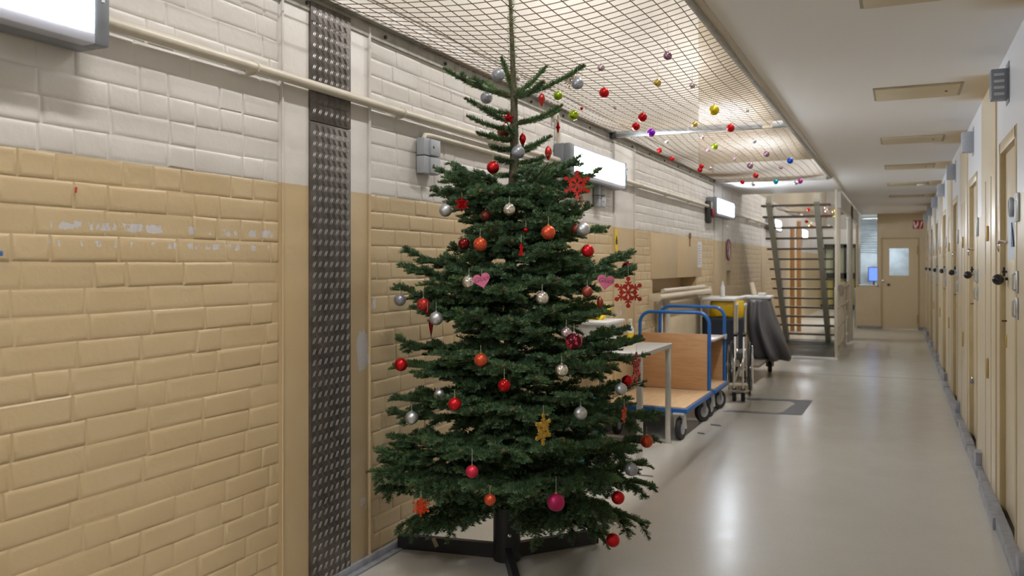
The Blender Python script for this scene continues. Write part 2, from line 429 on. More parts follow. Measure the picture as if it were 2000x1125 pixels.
# flat raised strips on the cream columns
for k in range(-1, 6):
    y0 = 5.84 + 2.37 * k
    b.box((XR - .010, y0 + .02, .06), (XR + .01, y0 + .96, 2.58), .002)
    b.box((XR - .014, y0 + .25, .06), (XR, y0 + .275, 2.0)); b.box((XR - .014, y0 + .62, .06), (XR, y0 + .64, 2.0))
struct('wall_right', b, M_RIGHT)
b = MB(); rr = random.Random(5)
y = -5.0
while y < YE - .1:
    L = rr.choice((.55, .9, .35, 1.2)); w = rr.uniform(.05, .068)
    b.box((XR - w, y, 0), (XR, min(y + L - .006, YE), rr.uniform(.05, .07)), .005); y += L
for k in range(-1, 6):
    y0 = 5.84 + 2.37 * k; b.box((XR - .05, y0 + .9, .05), (XR, y0 + 1.02, .15), .004)
struct('baseboard_right', b, M_SKIRT)
rr = random.Random(11)
for i, (a, bb) in enumerate(DO):
    if i < 1: continue
    dr = struct('door_%d' % i, MB().box((XR + .025, a + .035, .05), (XR + .1, bb - .035, DT - .035), .003), M_CREAM)
    dr['_og'] = list(dr.location)
    f = MB().box((XR - .004, a - .03, .03), (XR + .1, a + .035, DT + .03), .003).box((XR - .004, bb - .035, .03), (XR + .1, bb + .03, DT + .03), .003).box((XR - .004, a, DT - .035), (XR + .1, bb, DT + .03), .003)
    f.build('door_frame', mat('ochre_door_frame', (.50, .38, .20), .35, var=.1), dr)
    MB().tube([(XR + .03, bb - .14, 1.37), (XR + .012, bb - .14, 1.37)], .009).ball((XR - .022, bb - .14, 1.366), .031, 20).build('door_knob', M_BLACKG, dr)
    MB().obox((XR + .028, bb - .10, 1.41), (XR + .0, bb - .10, 1.41), .02, .012).obox((XR + .01, bb - .10, 1.385), (XR + .01, bb - .10, 1.435), .012, .012, (1, 0, 0)).build('bolt', M_BLACKG, dr)
    MB().lathe([(0, -.004), (.03, -.004), (.034, .004), (.02, .012), (0, .012)], (XR + .0, bb + .015, 1.555), (-1, 0, 0)).build('lock_plate', M_CHROME, dr)
    MB().tube([(XR - .006, bb + .015, 1.57), (XR - .005, bb - .06, 1.585), (XR + .012, bb - .13, 1.58)], .008, 8).build('door_handle', M_CHROME, dr)
    MB().obox((XR + .028, bb - .09, 1.13), (XR + .0, bb - .09, 1.13), .01, .01).build('hook', mat('rusty_iron', (.12, .06, .035), .7), dr)
    if i in (2, 4): MB().box((XR + .018, bb - .11, .98), (XR + .028, bb - .085, 1.05), .003).build('keyhole_cover', M_BRASS, dr)
    for zz in (1.31, 1.18):
        MB().box((XR - .012, a - .10, zz), (XR, a - .06, zz + .11), .004).tube([(XR - .008, a - .08, zz + .01), (XR - .025, a - .08, zz + .02), (XR - .025, a - .08, zz + .09), (XR - .008, a - .08, zz + .10)], .005, 8).build('bracket', M_STEEL, dr)
    MB().box((XR - .012, a - .14, 1.66), (XR, a - .04, 1.80), .003).build('name_holder', M_STEEL, dr)
    MB().box((XR - .015, a - .125, 1.675), (XR - .010, a - .055, 1.765)).build('name_card', mat('card_white', (.75, .76, .78), .6), dr)
# padlock on the second visible door, papers on the nearest one
pl = hit(1898, 744, 0, XR + .01)
t = thing('padlock', 'small dark padlock hanging low on a cream cell door on the right', 'padlock', pl)
MB().box((pl.x - .012, pl.y - .02, pl.z - .02), (pl.x + .012, pl.y + .02, pl.z + .015), .004).build('body', M_GREYD, t)
MB().tube([pl + Vector((0, .013 * math.cos(q), .015 + .022 * math.sin(q))) for q in np.linspace(0, PI, 9)], .003, 6).build('shackle', M_CHROME, t)
dn = DO[2]
tag(MB().box((XR + .019, dn[0] + .22, 1.48), (XR + .0235, dn[0] + .55, 1.80)).build('paper_sheet', mat('pale_blue_paper', (.60, .66, .74), .6, var=.1)), 'pale bluish sheet of paper fixed to the nearest cell door', 'paper')
tag(MB().torus((XR + .008, dn[0] + .30, 1.755), .042, .012, (1, 0, 0), 24, 8).build('ring', mat('grey_ring_plastic', (.36, .39, .44), .4)), 'grey ring hanging on the paper of the nearest cell door', 'ring')
tag(MB().prism([(0, 0), (.10, -.0), (.09, .13)], (XR + .014, dn[0] + .24, 1.545), (0, 1, 0), (0, 0, 1), .004).build('paper_tag', mat('dark_blue_card', (.02, .08, .17), .5)), 'dark blue triangular card below the ring on the nearest cell door', 'card')
# slot covers on the columns
for k in range(0, 5):
    y0 = 5.84 + 2.37 * k
    for zz, ln in ((1.60, .10), (.72, .13)):
        t = MB().box((XR - .024, y0 + .42, zz), (XR - .012, y0 + .46, zz + ln), .003)
        tag(t.build('slot_cover', M_BRASS), 'small brass slot cover %s on the %s cream column of the right wall' % ('at head height' if zz > 1 else 'near knee height', ('nearest', 'second', 'third', 'fourth', 'fifth')[k]), 'slot cover', 'brass slot covers on the right wall')
# vent boxes
for k in range(0, 7):
    y0 = 5.23 + 2.37 * k
    t = thing('vent_box', '%s grey louvred vent box high on the right wall' % ('nearest', 'second nearest', 'third nearest', 'fourth nearest', 'fifth nearest', 'sixth nearest', 'farthest')[k], 'vent', (XR - .05, y0, 2.34), 'louvred vent boxes along the right wall')
    body = MB().box((XR - .085, y0, 2.335), (XR, y0 + .10, 2.495), .006).box((XR - .004, y0 - .015, 2.31), (XR, y0 + .12, 2.53))
    body.build('housing', M_GREY if k else M_GREYD, t)
    for q in range(4):
        MB().box((XR - .072, y0 - .004, 2.352 + q * .034), (XR - .022, y0 + .002, 2.368 + q * .034), .002).build('louver', mat('pale_grey_metal', (.42, .43, .44), .4, .3), t)
# ceiling hatches
for k in range(-1, 5):
    y0 = 6.07 + 2.37 * k
    t = thing('ceiling_hatch', '%s cream access hatch set in the corridor ceiling' % ('half cropped', 'nearest whole', 'second whole', 'third whole', 'fourth whole', 'farthest')[k + 1], 'hatch', (.1, y0 + .2, ZC), 'cream hatches along the ceiling')
    MB().box((-.16, y0, ZC - .008), (.37, y0 + .43, ZC + .002)).build('frame', mat('hatch_frame', (.36, .31, .22), .5), t)
    MB().box((-.145, y0 + .008, ZC - .014), (.35, y0 + .422, ZC - .004), .002).build('panel', mat('hatch_panel', (.56, .47, .31), .4), t)
    MB().box((.27, y0 + .2, ZC - .018), (.285, y0 + .215, ZC - .012)).build('latch', M_DARKFR, t)
t = tag(MB().lathe([(0, 0), (.07, 0), (.08, -.02), (.08, -.03), (0, -.035)], (.3, 13.45, ZC), n=20).build('ceiling_disc', M_WHITE), 'small round white ceiling fitting beside the far hatches', 'ceiling fitting')

# ------------------------------------------------------------------ end wall
def ye(px, py, s=YE): return hit(px, py, 1, s)
g0, g1 = ye(1674, 520).x, ye(1716, 520).x      # glazing
d0, d1 = ye(1722, 520).x, ye(1794, 520).x
zt, zb = ye(1690, 560).z, ye(1750, 466).z
b = MB().box((g1, YE, 0), (d0, YE + .15, ZC)).box((d1, YE, 0), (XR + .1, YE + .15, ZC)).box((d0, YE, zb), (d1, YE + .15, ZC)).box((g0, YE, 0), (g1, YE + .15, zt)).box((g0 - .03, YE, 0), (g0, YE + .15, ZC))
struct('wall_end', b, M_CREAM)
struct('baseboard_end', MB().box((g0, YE - .02, 0), (d0, YE, .06)).box((d1, YE - .02, 0), (XR, YE, .06)), M_SKIRT)
w = struct('window_1', MB().box((g0, YE + .02, zt), (g0 + .03, YE + .06, ZC)).box((g1 - .03, YE + .02, zt), (g1, YE + .06, ZC)).box((g0, YE + .02, zt), (g1, YE + .06, zt + .03)), M_CREAM2)
w['_og'] = list(w.location)
GL = mat('window_glass', (.85, .92, .95), .05, trans=.95)
MB().box((g0 + .03, YE + .035, zt + .03), (g1 - .03, YE + .041, ZC)).build('pane', GL, w)
wx0, wx1, wz0, wz1 = ye(1737, 500).x, ye(1775, 500).x, ye(1750, 538).z, ye(1750, 485).z
de = struct('door_9', MB().box((d0 + .01, YE + .01, .01), (wx0, YE + .05, zb - .01)).box((wx1, YE + .01, .01), (d1 - .01, YE + .05, zb - .01)).box((wx0, YE + .01, .01), (wx1, YE + .05, wz0)).box((wx0, YE + .01, wz1), (wx1, YE + .05, zb - .01)), mat('end_door_paint', (.68, .56, .38), .35))
de['_og'] = list(de.location)
MB().box((wx0, YE + .028, wz0), (wx1, YE + .034, wz1)).build('pane', GL, de)
for q in (.25, .5, .75): pass
MB().box((d0 - .02, YE - .006, 0), (d0 + .012, YE + .02, zb + .02)).box((d1 - .012, YE - .006, 0), (d1 + .02, YE + .02, zb + .02)).box((d0, YE - .006, zb - .012), (d1, YE + .02, zb + .02)).build('door_frame', mat('end_frame_paint', (.50, .38, .22), .4), de)
hp = ye(1725, 549); MB().box((hp.x - .03, YE - .02, hp.z - .03), (hp.x + .04, YE, hp.z + .03), .005).build('door_handle', M_CHROME, de)
kp = ye(1735, 556); MB().ball((kp.x, YE - .02, kp.z), .03).build('door_knob', M_BLACKG, de)
for pz in (487, 622): q = ye(1792, pz); MB().box((q.x - .015, YE - .02, q.z - .12), (q.x + .015, YE, q.z + .08)).build('hinge', M_BRASS, de)
# office behind
struct('wall_office', MB().box((-.9, 23.4, 0), (XR + .3, 23.5, ZC)).box((-.95, YE + .2, 0), (-.88, 23.4, .9)), mat('office_wall', (.40, .44, .48), .6, var=.5, vscale=2.2, var2=(.16, .18, .19)))
bl = MB()
for q in range(18): bl.obox((g0 + .05, YE + .3, 2.5 - q * .045), (g1 - .04, YE + .3, 2.5 - q * .045 - (q % 3) * .008), .03, .003, (0, .5, 1))
tag(bl.build('window_blind', mat('blind_grey', (.42, .46, .50), .5)), 'grey slatted blind behind the narrow office window at the end', 'blind')
m0, m1 = hit(1697, 548, 1, YE + .5), hit(1716, 523, 1, YE + .5)
t = thing('monitor', 'blue glowing screen behind the office window', 'monitor', ((m0.x + m1.x) / 2, YE + .52, m0.z - .1))
MB().box((m0.x - .02, YE + .5, m0.z - .02), (m1.x + .1, YE + .53, m1.z + .02), .004).build('bezel', M_DARKFR, t)
MB().box((m0.x, YE + .495, m0.z), (m1.x + .08, YE + .499, m1.z)).build('screen', mat('blue_screen', (.05, .1, .6), .3, emit=1.6, ecol=(.12, .22, 1)), t)
MB().tube([((m0.x + m1.x) / 2, YE + .54, m0.z), ((m0.x + m1.x) / 2, YE + .56, m0.z - .10)], .02).build('stand', M_DARKFR, t)
tag(MB().box((m0.x - .25, YE + .35, m0.z - .14), (m1.x + .5, YE + .8, m0.z - .10)).build('desk', M_GREY), 'grey desk under the blue screen in the office', 'desk')
area('office_fill', (-.2, 22.3, 2.55), 1.2, .2, 45, (.9, .95, 1))  # added fill light so the things behind the office window show
MB().box((-.85, 22.2, 2.56), (.45, 22.4, 2.6)).build('office_fill_body', M_WHITE)  # invented lamp body to go with the added fill light
tag(bpy.data.objects['office_fill_body'], 'long white lamp body added on the office ceiling with the fill light', 'lamp')
s0, s1 = hit(1783, 447, 1, YE - .01), hit(1803, 430, 1, YE - .01)
t = thing('wall_sign', 'red fire safety sign with white marks above the end door', 'sign', ((s0.x + s1.x) / 2, YE, s0.z))
MB().box((s0.x, YE - .012, s0.z), (s1.x, YE - .002, s1.z)).build('panel', mat('sign_red', (.45, .02, .015), .4), t)
wm = mat('sign_white', (.8, .8, .8), .5); cx, cz = (s0.x + s1.x) / 2, (s0.z + s1.z) / 2
MB().prism([(-.10, .07), (-.07, .07), (-.05, -.03), (-.02, .03), (-.02, .07), (.01, .07), (.01, .0), (-.04, -.08), (-.07, -.08)], (cx, YE - .014, cz), (1, 0, 0), (0, 0, 1), .003).prism([(.03, -.08), (.045, -.08), (.10, .06), (.075, .075), (.05, .03), (.06, .03)], (cx, YE - .014, cz), (1, 0, 0), (0, 0, 1), .003).build('symbol', wm, t)

# ------------------------------------------------------------------ net over the opening
def sag(u, y):
    a = abs(math.sin(PI * (y - 7.33) / 4.8)) ** .7
    return -(.02 + .065 * a) * math.sin(PI * u) ** .8 - .012 * math.sin(3.1 * y + 5 * u)
def make_net(y0, y1, name, label, step=.072, n=4, r=.0021):
    m = MB(); W = XO - XL - .04
    nu = int(W / step)
    ys = np.arange(y0, y1, .15)
    for i in range(1, nu):
        u = i / nu
        m.tube([(XL + .02 + W * u + .012 * math.sin(1.7 * y + u * 9), y, ZC + .015 + sag(u, y)) for y in ys], r, n, False)
    ny = int((y1 - y0) / step)
    for k in range(ny):
        y = y0 + k * step; pts = []
        for i in range(0, 19):
            u = i / 18; yy = y + .05 * math.sin(PI * u) + .02 * math.sin(2.3 * y + 4 * u) - .05 * u
            pts.append((XL + .02 + W * u, yy, ZC + .018 + sag(u, yy)))
        m.tube(pts, r, n, False)
    return tag(m.build(name, M_ROPE, smooth=180, recalc=False), label, 'net')
make_net(1.0, 12.0, 'safety_net', 'brown cord safety net stretched across the ceiling opening, nearer one')
make_net(17.3, 21.0, 'safety_net', 'brown cord safety net seen beyond the staircase', .15, 3, .003)
def anglebar(name, label, x, y0, y1, side):
    t = thing(name, label, 'metal angle', (x, (y0 + y1) / 2, ZC - .04))
    MB().box((min(x, x + side * .006), y0, ZC - .045), (max(x, x + side * .009), y1, ZC + .025)).box((min(x, x + side * .05), y0, ZC + .02), (max(x, x + side * .05), y1, ZC + .026)).build('bar', M_ANGLE, t)
    y = y0 + .3
    while y < y1:
        MB().lathe([(0, 0), (.010, 0), (.010, .012), (0, .014)], (x + side * .006, y, ZC - .015), (side, 0, 0), 8).build('bolt', M_DARKFR, t); y += .62
    return t
anglebar('metal_angle', 'dull metal angle bolted along the left wall holding the net', XL, -1, 12.0, 1)
t = thing('metal_angle', 'dull metal angle along the right edge of the net opening', 'metal angle', (XO, 6, ZC - .02))
MB().box((XO - .03, -1, ZC - .022), (XO - .001, 11.99, ZC + .03), .002).build('bar', M_ANGLE, t)
MB().box((XO - .001, -1, ZC - .007), (XO + .035, 14.4, ZC - .0005), .001).build('flange', M_CREAM2, t)
for y in (3.2, 5.1, 9.3, 10.8): MB().lathe([(0, 0), (.012, 0), (.012, .01), (0, .012)], (XO - .03, y, ZC + .005), (-1, 0, 0), 8).build('bolt', M_DARKFR, t)
t = thing('cross_beam', 'galvanised steel channel spanning the net opening', 'beam', ((XL + XO) / 2, 7.33, ZC - .02))
MB().box((XL + .03, 7.30, ZC - .022), (XO - .03, 7.345, ZC + .03), .003).build('channel', M_STEEL, t)
MB().box((XO - .22, 7.295, ZC - .026), (XO - .14, 7.352, ZC + .034), .003).build('bracket', M_CREAM2, t)
MB().box((XL + .0, 7.28, ZC - .03), (XL + .06, 7.37, ZC + .03), .003).build('bracket', M_DARKFR, t)
for q in (.35, .7, 1.05): MB().box((XL + q, 7.296, ZC - .024), (XL + q + .01, 7.35, ZC + .034)).build('cable_tie', M_WHITE, t)
t = thing('end_channel', 'pale steel channel closing the net opening before the stairs', 'beam', ((XL + XO) / 2, 12, ZC - .02))
MB().box((XL + .03, 11.93, ZC - .03), (XO - .03, 12.0, ZC + .03), .003).build('channel', M_ANGLE, t)
MB().box((XL + .03, 11.90, ZC - .034), (XO - .03, 11.93, ZC - .026), .002).build('flange', M_STEEL, t)

# ------------------------------------------------------------------ wall lamps
M_DIFF = mat('lamp_diffuser', (.95, .95, 1), .3, emit=WALL_LAMP, ecol=(.86, .93, 1.0))
def wall_lamp(y0, label):
    y1 = y0 + 1.45; x = XL
    t = thing('wall_lamp', label, 'lamp', (x, (y0 + y1) / 2, 2.12), 'wall lamps along the left wall')
    MB().box((x, y0, 2.115), (x + .085, y1, 2.355), .012).build('housing', M_GREYD, t)
    MB().box((x + .08, y0, 2.115), (x + .135, y0 + .10, 2.355), .012).build('end_cap', M_GREYD, t)
    MB().box((x + .08, y1 - .06, 2.115), (x + .135, y1, 2.355), .012).build('end_cap', M_GREYD, t)
    MB().box((x + .13, y1 - .034, 2.25), (x + .137, y1 - .024, 2.34)).build('label_strip', mat('strip_white', (.75, .76, .8), .4), t)
    MB().lathe([(0, 0), (.008, 0), (.008, .003), (0, .003)], (x + .134, y1 - .012, 2.30), (1, 0, 0), 12).build('screw', M_DARKFR, t)
    MB().box((x + .07, y0 + .09, 2.150), (x + .128, y1 - .055, 2.34), .02).build('diffuser', M_DIFF, t)
    rim = MB().box((x + .075, y0 + .08, 2.118), (x + .132, y1 - .05, 2.152), .006).box((x + .075, y0 + .08, 2.338), (x + .132, y1 - .05, 2.353), .004)
    rim.build('rim', mat('bluish_rim', (.50, .52, .62), .35), t)
    return t
for y0, lb in ((-5.05, 'grey wall lamp behind the viewer'), (.45, 'large bright wall lamp cropped at the top left corner'), (5.95, 'bright wall lamp partly behind the tree'), (11.48, 'bright wall lamp just left of the staircase'), (17.0, 'wall lamp seen through the stairs, nearer of two'), (22.5, 'wall lamp seen through the stairs, farther of two')):
    wall_lamp(y0, lb)
for i, y0 in enumerate((-3, 1.5, 6, 10.5, 16, 22, 28)):
    t = thing('ceiling_lamp', 'long white fluorescent lamp on the upper storey ceiling above the net', 'lamp', (-.2, y0, 5.3), 'fluorescent lamps of the upper storey')
    MB().box((-.3, y0 - .75, 5.33), (-.1, y0 + .75, 5.4), .01).build('housing', M_WHITE, t)
    area('upper_lamp', (-.2, y0, 5.31), 1.5, .18, UPPER_LAMP, (1, .97, .93), (0, 0, PI / 2))

# ------------------------------------------------------------------ pipes and boxes on the left wall
def pipe(name, label, pts, r, m=M_PIPE, cat='pipe'):
    return tag(MB().tube(pts, r, 12).build(name, m), label, cat)
XP = XL + .04
for y0, y1, lb in ((1.9, 5.95, 'painted conduit pipe running across the chequer plate'), (7.4, 11.48, 'painted conduit pipe between the two brighter wall lamps'), (12.93, 17.0, 'painted conduit pipe behind the staircase')):
    t = thing('conduit_pipe', lb, 'pipe', (XP, (y0 + y1) / 2, 2.2))
    MB().tube([(XP, y0, 2.225), (XP, y1, 2.225)], .021, 14).build('tube', M_PIPE, t)
    y = y0 + .75
    while y < y1 - .1:
        MB().box((XL, y, 2.198), (XP, y + .016, 2.252)).torus((XP, y + .008, 2.225), .022, .004, (0, 1, 0), 16, 6).build('clamp', M_PIPE, t); y += 1.1
pipe('conduit_pipe', 'thin horizontal conduit from the junction boxes to the right', [(XL + .03, 3.98, 2.12), (XL + .03, 4.0, 2.145), (XL + .03, 4.06, 2.15), (XL + .03, 5.6, 2.15)], .013)
cz = hit(1083, 222, 0, XL + .03)
pipe('conduit_pipe', 'vertical painted cable duct right of the tree top', [(XL + .025, cz.y + .02, cz.z - .04), (XL + .025, cz.y + .03, cz.z), (XL + .025, cz.y + .06, cz.z + .01), (XL + .025, cz.y + .09, cz.z - .02), (XL + .025, cz.y + .09, 1.95), (XL + .025, cz.y + .05, 1.7)], .016)
def junction(py, y, lb, z0):
    t = thing('junction_box', lb, 'junction box', (XL, y + .08, z0))
    MB().box((XL + .006, y, z0), (XL + .055, y + .16, z0 + .092), .004).build('housing', M_GREY, t)
    MB().box((XL + .052, y + .055, z0 + .003), (XL + .066, y + .157, z0 + .089), .003).build('lid', M_GREY, t)
    MB().box((XL + .064, y + .075, z0 + .04), (XL + .068, y + .087, z0 + .052)).build('indicator', M_DARKFR, t)
    for q in (0, 1): MB().torus((XL + .054, y + .027, z0 + .03 + q * .034), .013, .0016, (1, 0, 0), 16, 4).build('knockout', M_GREYD, t)
junction(0, 3.95, 'upper grey junction box beside the tree top', 2.035); junction(0, 3.95, 'lower grey junction box beside the tree top', 1.938)
junction(0, 6.85, 'upper grey junction box under the second wall lamp', 2.035); junction(0, 6.85, 'lower grey junction box under the second wall lamp', 1.938)

# chequer plate
t = thing('chequer_plate', 'tall dark chequer plate strip fixed to the left wall', 'metal plate', (XL, 3.19, 0))
PY0, PY1 = 3.04, 3.338; plates = []
for z0, z1 in ((.03, 2.075), (2.08, 2.60)):
    o = MB().box((XL, PY0, z0), (XL + .016, PY1, z1), .001).build('plate', M_PLATE, t); o['_og'] = list(parent_loc(t)); plates.append(o)
mb, mb2, mbu, mbu2 = MB(), MB(), MB(), MB(); x = XL + .0158
def lozenge(cy, cz, ang, mb, L=.034, w=.0046, h=.0022):
    d = Vector((0, math.cos(ang), math.sin(ang))); n = Vector((0, -math.sin(ang), math.cos(ang))); c0 = Vector((x, cy, cz))
    top = Vector((h, 0, 0))
    mb._add([c0 - d*L/2, c0 - n*w/2, c0 + d*L/2, c0 + n*w/2, c0 - d*L*.32 + top, c0 + d*L*.32 + top], [(0, 1, 4), (1, 2, 5), (1, 5, 4), (2, 3, 5), (3, 0, 4), (3, 4, 5)])
nz = 0; z = .06
while z < 2.58:
    for i in range(7):
        cy = PY0 + .024 + i * .0418
        if abs(z - 2.078) > .02:
            for q in (-.005, .005): lozenge(cy + q, z, math.radians(62), mb if z < 2.078 else mbu)
        if i < 6 and abs(z + .024 - 2.078) > .02:
            for q in (-.005, .005): lozenge(cy + .021 + q, z + .024, math.radians(118), mb2 if z + .024 < 2.078 else mbu2)
    z += .048
M_RIDGE = mat('lit_plate_ridges', (.32, .30, .285), .3, .6)  # paler colour stands for light caught by one slant of ridges
for (A, B), pt in zip(((mb, mb2), (mbu, mbu2)), plates):
    A.build('tread_pattern', M_RIDGE, pt, smooth=0); B.build('tread_pattern', M_PLATE, pt, smooth=0)
# items further along the left wall
t = thing('fold_rail', 'cream horizontal padded rail below the wall niche', 'rail', (XL, 9.9, 1.1))
MB().tube([(XL + .10, 8.62, 1.11), (XL + .10, 11.2, 1.11)], .034, 14).build('roller', M_CREAM2, t)
MB().tube([(XL + .05, 9.0, 1.17), (XL + .07, 11.0, 1.17)], .025, 10).build('upper_roller', M_PIPE, t)
MB().box((XL, 8.6, 1.075), (XL + .12, 8.62, 1.145), .003).build('bracket', M_CREAM2, t); MB().box((XL, 11.2, 1.05), (XL + .12, 11.23, 1.17), .003).build('bracket', M_CREAM2, t)
for yy, lb in ((8.9, 'left vertical cream pipe below the niche'), (9.22, 'right vertical cream pipe below the niche')):
    pipe('riser_pipe', lb, [(XL + .04, yy, .05), (XL + .04, yy, 1.12)], .035)
struct('trim_4', MB().box((XL, 9.4, .05), (XL + .02, 10.9, 1.05), .004), M_CREAM)
def on(px, py, off=.01): return hit(px, py, 0, XL + off)
q = on(1203, 470); yt = MB()
yt.prism([(.045 * math.cos(a), .11 * math.sin(a)) for a in np.linspace(0, 2*PI, 25)[:-1]], (XL + .012, q.y, q.z), (0, 1, 0), (0, 0, 1), .006)
t = thing('wall_tag', 'yellow oval tag with a black mark hanging on the wall right of the tree', 'tag', (XL + .01, q.y, q.z - .1))
yt.build('disc', mat('yellow_tag', (.75, .52, .02), .5), t)
MB().tube([(XL + .012, q.y, q.z + .11), (XL + .006, q.y, q.z + .23)], .002, 6).build('string', M_WHITE, t)
MB().prism([(-.02, -.03), (.02, -.035), (.025, 0), (.0, .045), (-.02, .01)], (XL + .017, q.y, q.z), (0, 1, 0), (0, 0, 1), .003).build('mark', M_DARKFR, t)
q = on(1367, 498); t = thing('notice', 'narrow white printed notice on the wall above the blue trolley', 'notice', (XL, q.y, q.z - .15))
MB().box((XL + .004, q.y - .12, q.z - .16), (XL + .008, q.y + .12, q.z + .17)).build('sheet', mat('paper_white', (.66, .66, .66), .6), t)
lines = MB()
for k in range(8): lines.box((XL + .0075, q.y - .09, q.z - .12 + k * .033), (XL + .0095, q.y + .03 + .05 * ((k * 7) % 3) / 2, q.z - .108 + k * .033))
lines.build('print', mat('print_grey', (.32, .32, .35), .6), t)
q = on(1423, 488); t = thing('round_sign', 'round wall sign with dark red rim near the cleaning cart', 'sign', (XL, q.y, q.z - .17))
MB().lathe([(0, 0), (.15, 0), (.15, .006), (0, .006)], (XL + .004, q.y, q.z), (1, 0, 0), 32).build('disc', mat('sign_pale', (.66, .60, .55), .5), t)
MB().torus((XL + .010, q.y, q.z), .15, .014, (1, 0, 0), 32, 6).build('rim', mat('rim_dark_red', (.22, .05, .07), .5), t)
MB().obox((XL + .012, q.y, q.z - .12), (XL + .012, q.y, q.z + .12), .035, .003, (1, 0, 0)).obox((XL + .012, q.y - .07, q.z - .02), (XL + .012, q.y + .07, q.z + .05), .03, .003, (1, 0, 0)).build('symbol', mat('symbol_dark', (.12, .07, .10), .5), t)
q = on(1381, 413); t = thing('wall_telephone', 'small dark red and black device hanging beside the third wall lamp', 'wall device', (XL, q.y, q.z - .15))
MB().box((XL, q.y - .10, q.z - .16), (XL + .07, q.y + .03, q.z + .14), .02).build('body', M_DARKFR, t)
MB().ball((XL + .09, q.y + .0, q.z - .02), .05, 14, (.5, 1, 1.4)).build('bell', mat('dark_red_plastic', (.25, .03, .04), .4), t)
MB().box((XL + .065, q.y - .04, q.z + .03), (XL + .085, q.y + .04, q.z + .12), .005).build('plate', M_WHITE, t)
q = on(1348, 467); tag(MB().torus((XL + .01, q.y, q.z + .04), .035, .007, (1, 0, 0), 16, 6).tube([(XL + .01, q.y, q.z), (XL + .01, q.y - .02, q.z - .09)], .006, 6).build('wall_hook', mat('brown_metal', (.22, .13, .07), .6)), 'small brown metal hook on the wall left of the white notice', 'hook')
q = on(1401, 450); pipe('thin_conduit', 'thin dark vertical cable beside the third lamp', [(XL + .008, 12.0, 2.55), (XL + .008, 12.0, .1)], .006, mat('cable_olive', (.32, .28, .18), .6), 'cable')
q = on(151 + 0, 370); tag(MB().obox((XL + .003, q.y, q.z - .01), (XL + .003, q.y + .002, q.z + .008), .006, .002, (1, 0, 0)).build('paint_fleck', mat('red_fleck', (.5, .03, .02), .5)), 'tiny red fleck on the cream brick at the far left', 'fleck')
tag(MB().box((XL + .01, hit(0, 495, 0, XL).y - .03, 1.475), (XL + .02, hit(0, 495, 0, XL).y - .004, 1.49), .002).build('wall_clip', mat('blue_clip', (.05, .14, .4), .4)), 'small blue clip on the wall at the left picture edge', 'clip')
# ------------------------------------------------------------------ staircase and beyond
t = thing('staircase', 'open steel staircase with dark treads at the far end of the net', 'staircase', (-1.6, 15.5, 0))
YT, YB = 14.42, 17.05
def stp(Yh): return YT + (ZC - Yh) * (YB - YT) / ZC
for x in (-1.945, -1.205):
    MB().obox((x, stp(2.52), 2.52), (x, stp(0) - .05, .0), .085, .20, (0, 0, 1)).build('stringer', M_TAN, t)
for k in range(1, 15):
    z = ZC - k * ZC / 15; y = stp(z)
    MB().box((-2.07, y - .12, z - .03), (-1.0, y + .10, z), .004).build('tread', M_TREAD, t)
MB().box((-2.1, 16.1, .0), (-.93, 17.3, .03), .004).build('foot_plate', mat('dark_green_lino', (.085, .09, .07), .4), t)
MB().box((-2.1, 14.0, .0), (-.93, 16.1, .022), .004).build('lower_plate', mat('dark_green_lino2', (.075, .08, .06), .4), t)
tag(MB().box((-2.05, 13.92, 0), (-.86, 13.99, .035), .006).build('threshold_strip', mat('reflection_white_aluminium', (.92, .93, .94), .15, .3)), 'bright metal threshold strip on the floor in front of the stairs', 'strip')  # near-white colour carries the strip's bright reflection
t = thing('railing', 'cream steel railing and gate at the right side of the stairs', 'railing', (-.88, 15.5, 0))
MB().box((-.90, 13.95, 0), (-.86, 13.99, ZC), .003).build('post', M_CREAM2, t)
for y in (14.6, 15.3, 16.2, 17.2): MB().box((-.90, y, 0), (-.86, y + .04, 1.15 if y > 14.7 else ZC), .003).build('post', M_CREAM2, t)
for z in (.15, .45, .75, 1.05): MB().box((-.89, 14.0, z), (-.87, 17.2, z + .035), .003).build('rail', M_CREAM2, t)
MB().box((-.92, 14.3, .95), (-.86, 15.5, 1.12), .004).build('top_panel', mat('grey_beige_panel', (.42, .40, .36), .4), t)
for y in (14.15, 14.45): MB().box((-.92, y, .1), (-.895, y + .03, 1.10), .003).build('baluster', M_CREAM2, t)
struct('trim_5', MB().box((-.92, 17.6, 0), (-.84, 18.2, ZC), .006).box((-.90, 14.4, 2.35), (-.84, YE, ZC)), M_WHITE)
# columns and glazed partition far behind
for px0, px1, lb in ((1543, 1551, 'left tall orange wooden post behind the stairs'), (1556, 1564, 'right tall orange wooden post behind the stairs')):
    a0, a1 = hit(px0, 500, 1, 19.6), hit(px1, 500, 1, 19.6)
    tag(MB().box((a0.x, 19.6, 0), (a1.x, 19.72, 2.25 if px0 < 1550 else 2.4), .005).build('wooden_post', M_POST), lb, 'post')
struct('wall_partition', MB().box((-2.6, 29.95, 0), (hit(1590, 500, 1, 29.95).x, 30.1, ZC)).box((-2.6, 29.95, 2.1), (-.5, 30.1, ZC)), M_WHITE)
x0, x1 = hit(1590, 500, 1, 29.8).x, hit(1672, 500, 1, 29.8).x
t = thing('glazed_partition', 'dark framed glazed doors with yellow green panes far behind the stairs', 'partition', ((x0 + x1) / 2, 29.8, 0))
fr = MB().box((x0, 29.7, 2.0), (x1, 29.8, 2.12)).box((x0, 29.7, 0), (x1, 29.8, .15)).box((x0, 29.7, 1.0), (x1, 29.8, 1.18))
for q in np.linspace(x0, x1, 5): fr.box((q - .04, 29.7, 0), (q + .04, 29.8, 2.1))
fr.build('frame', M_DARKFR, t)
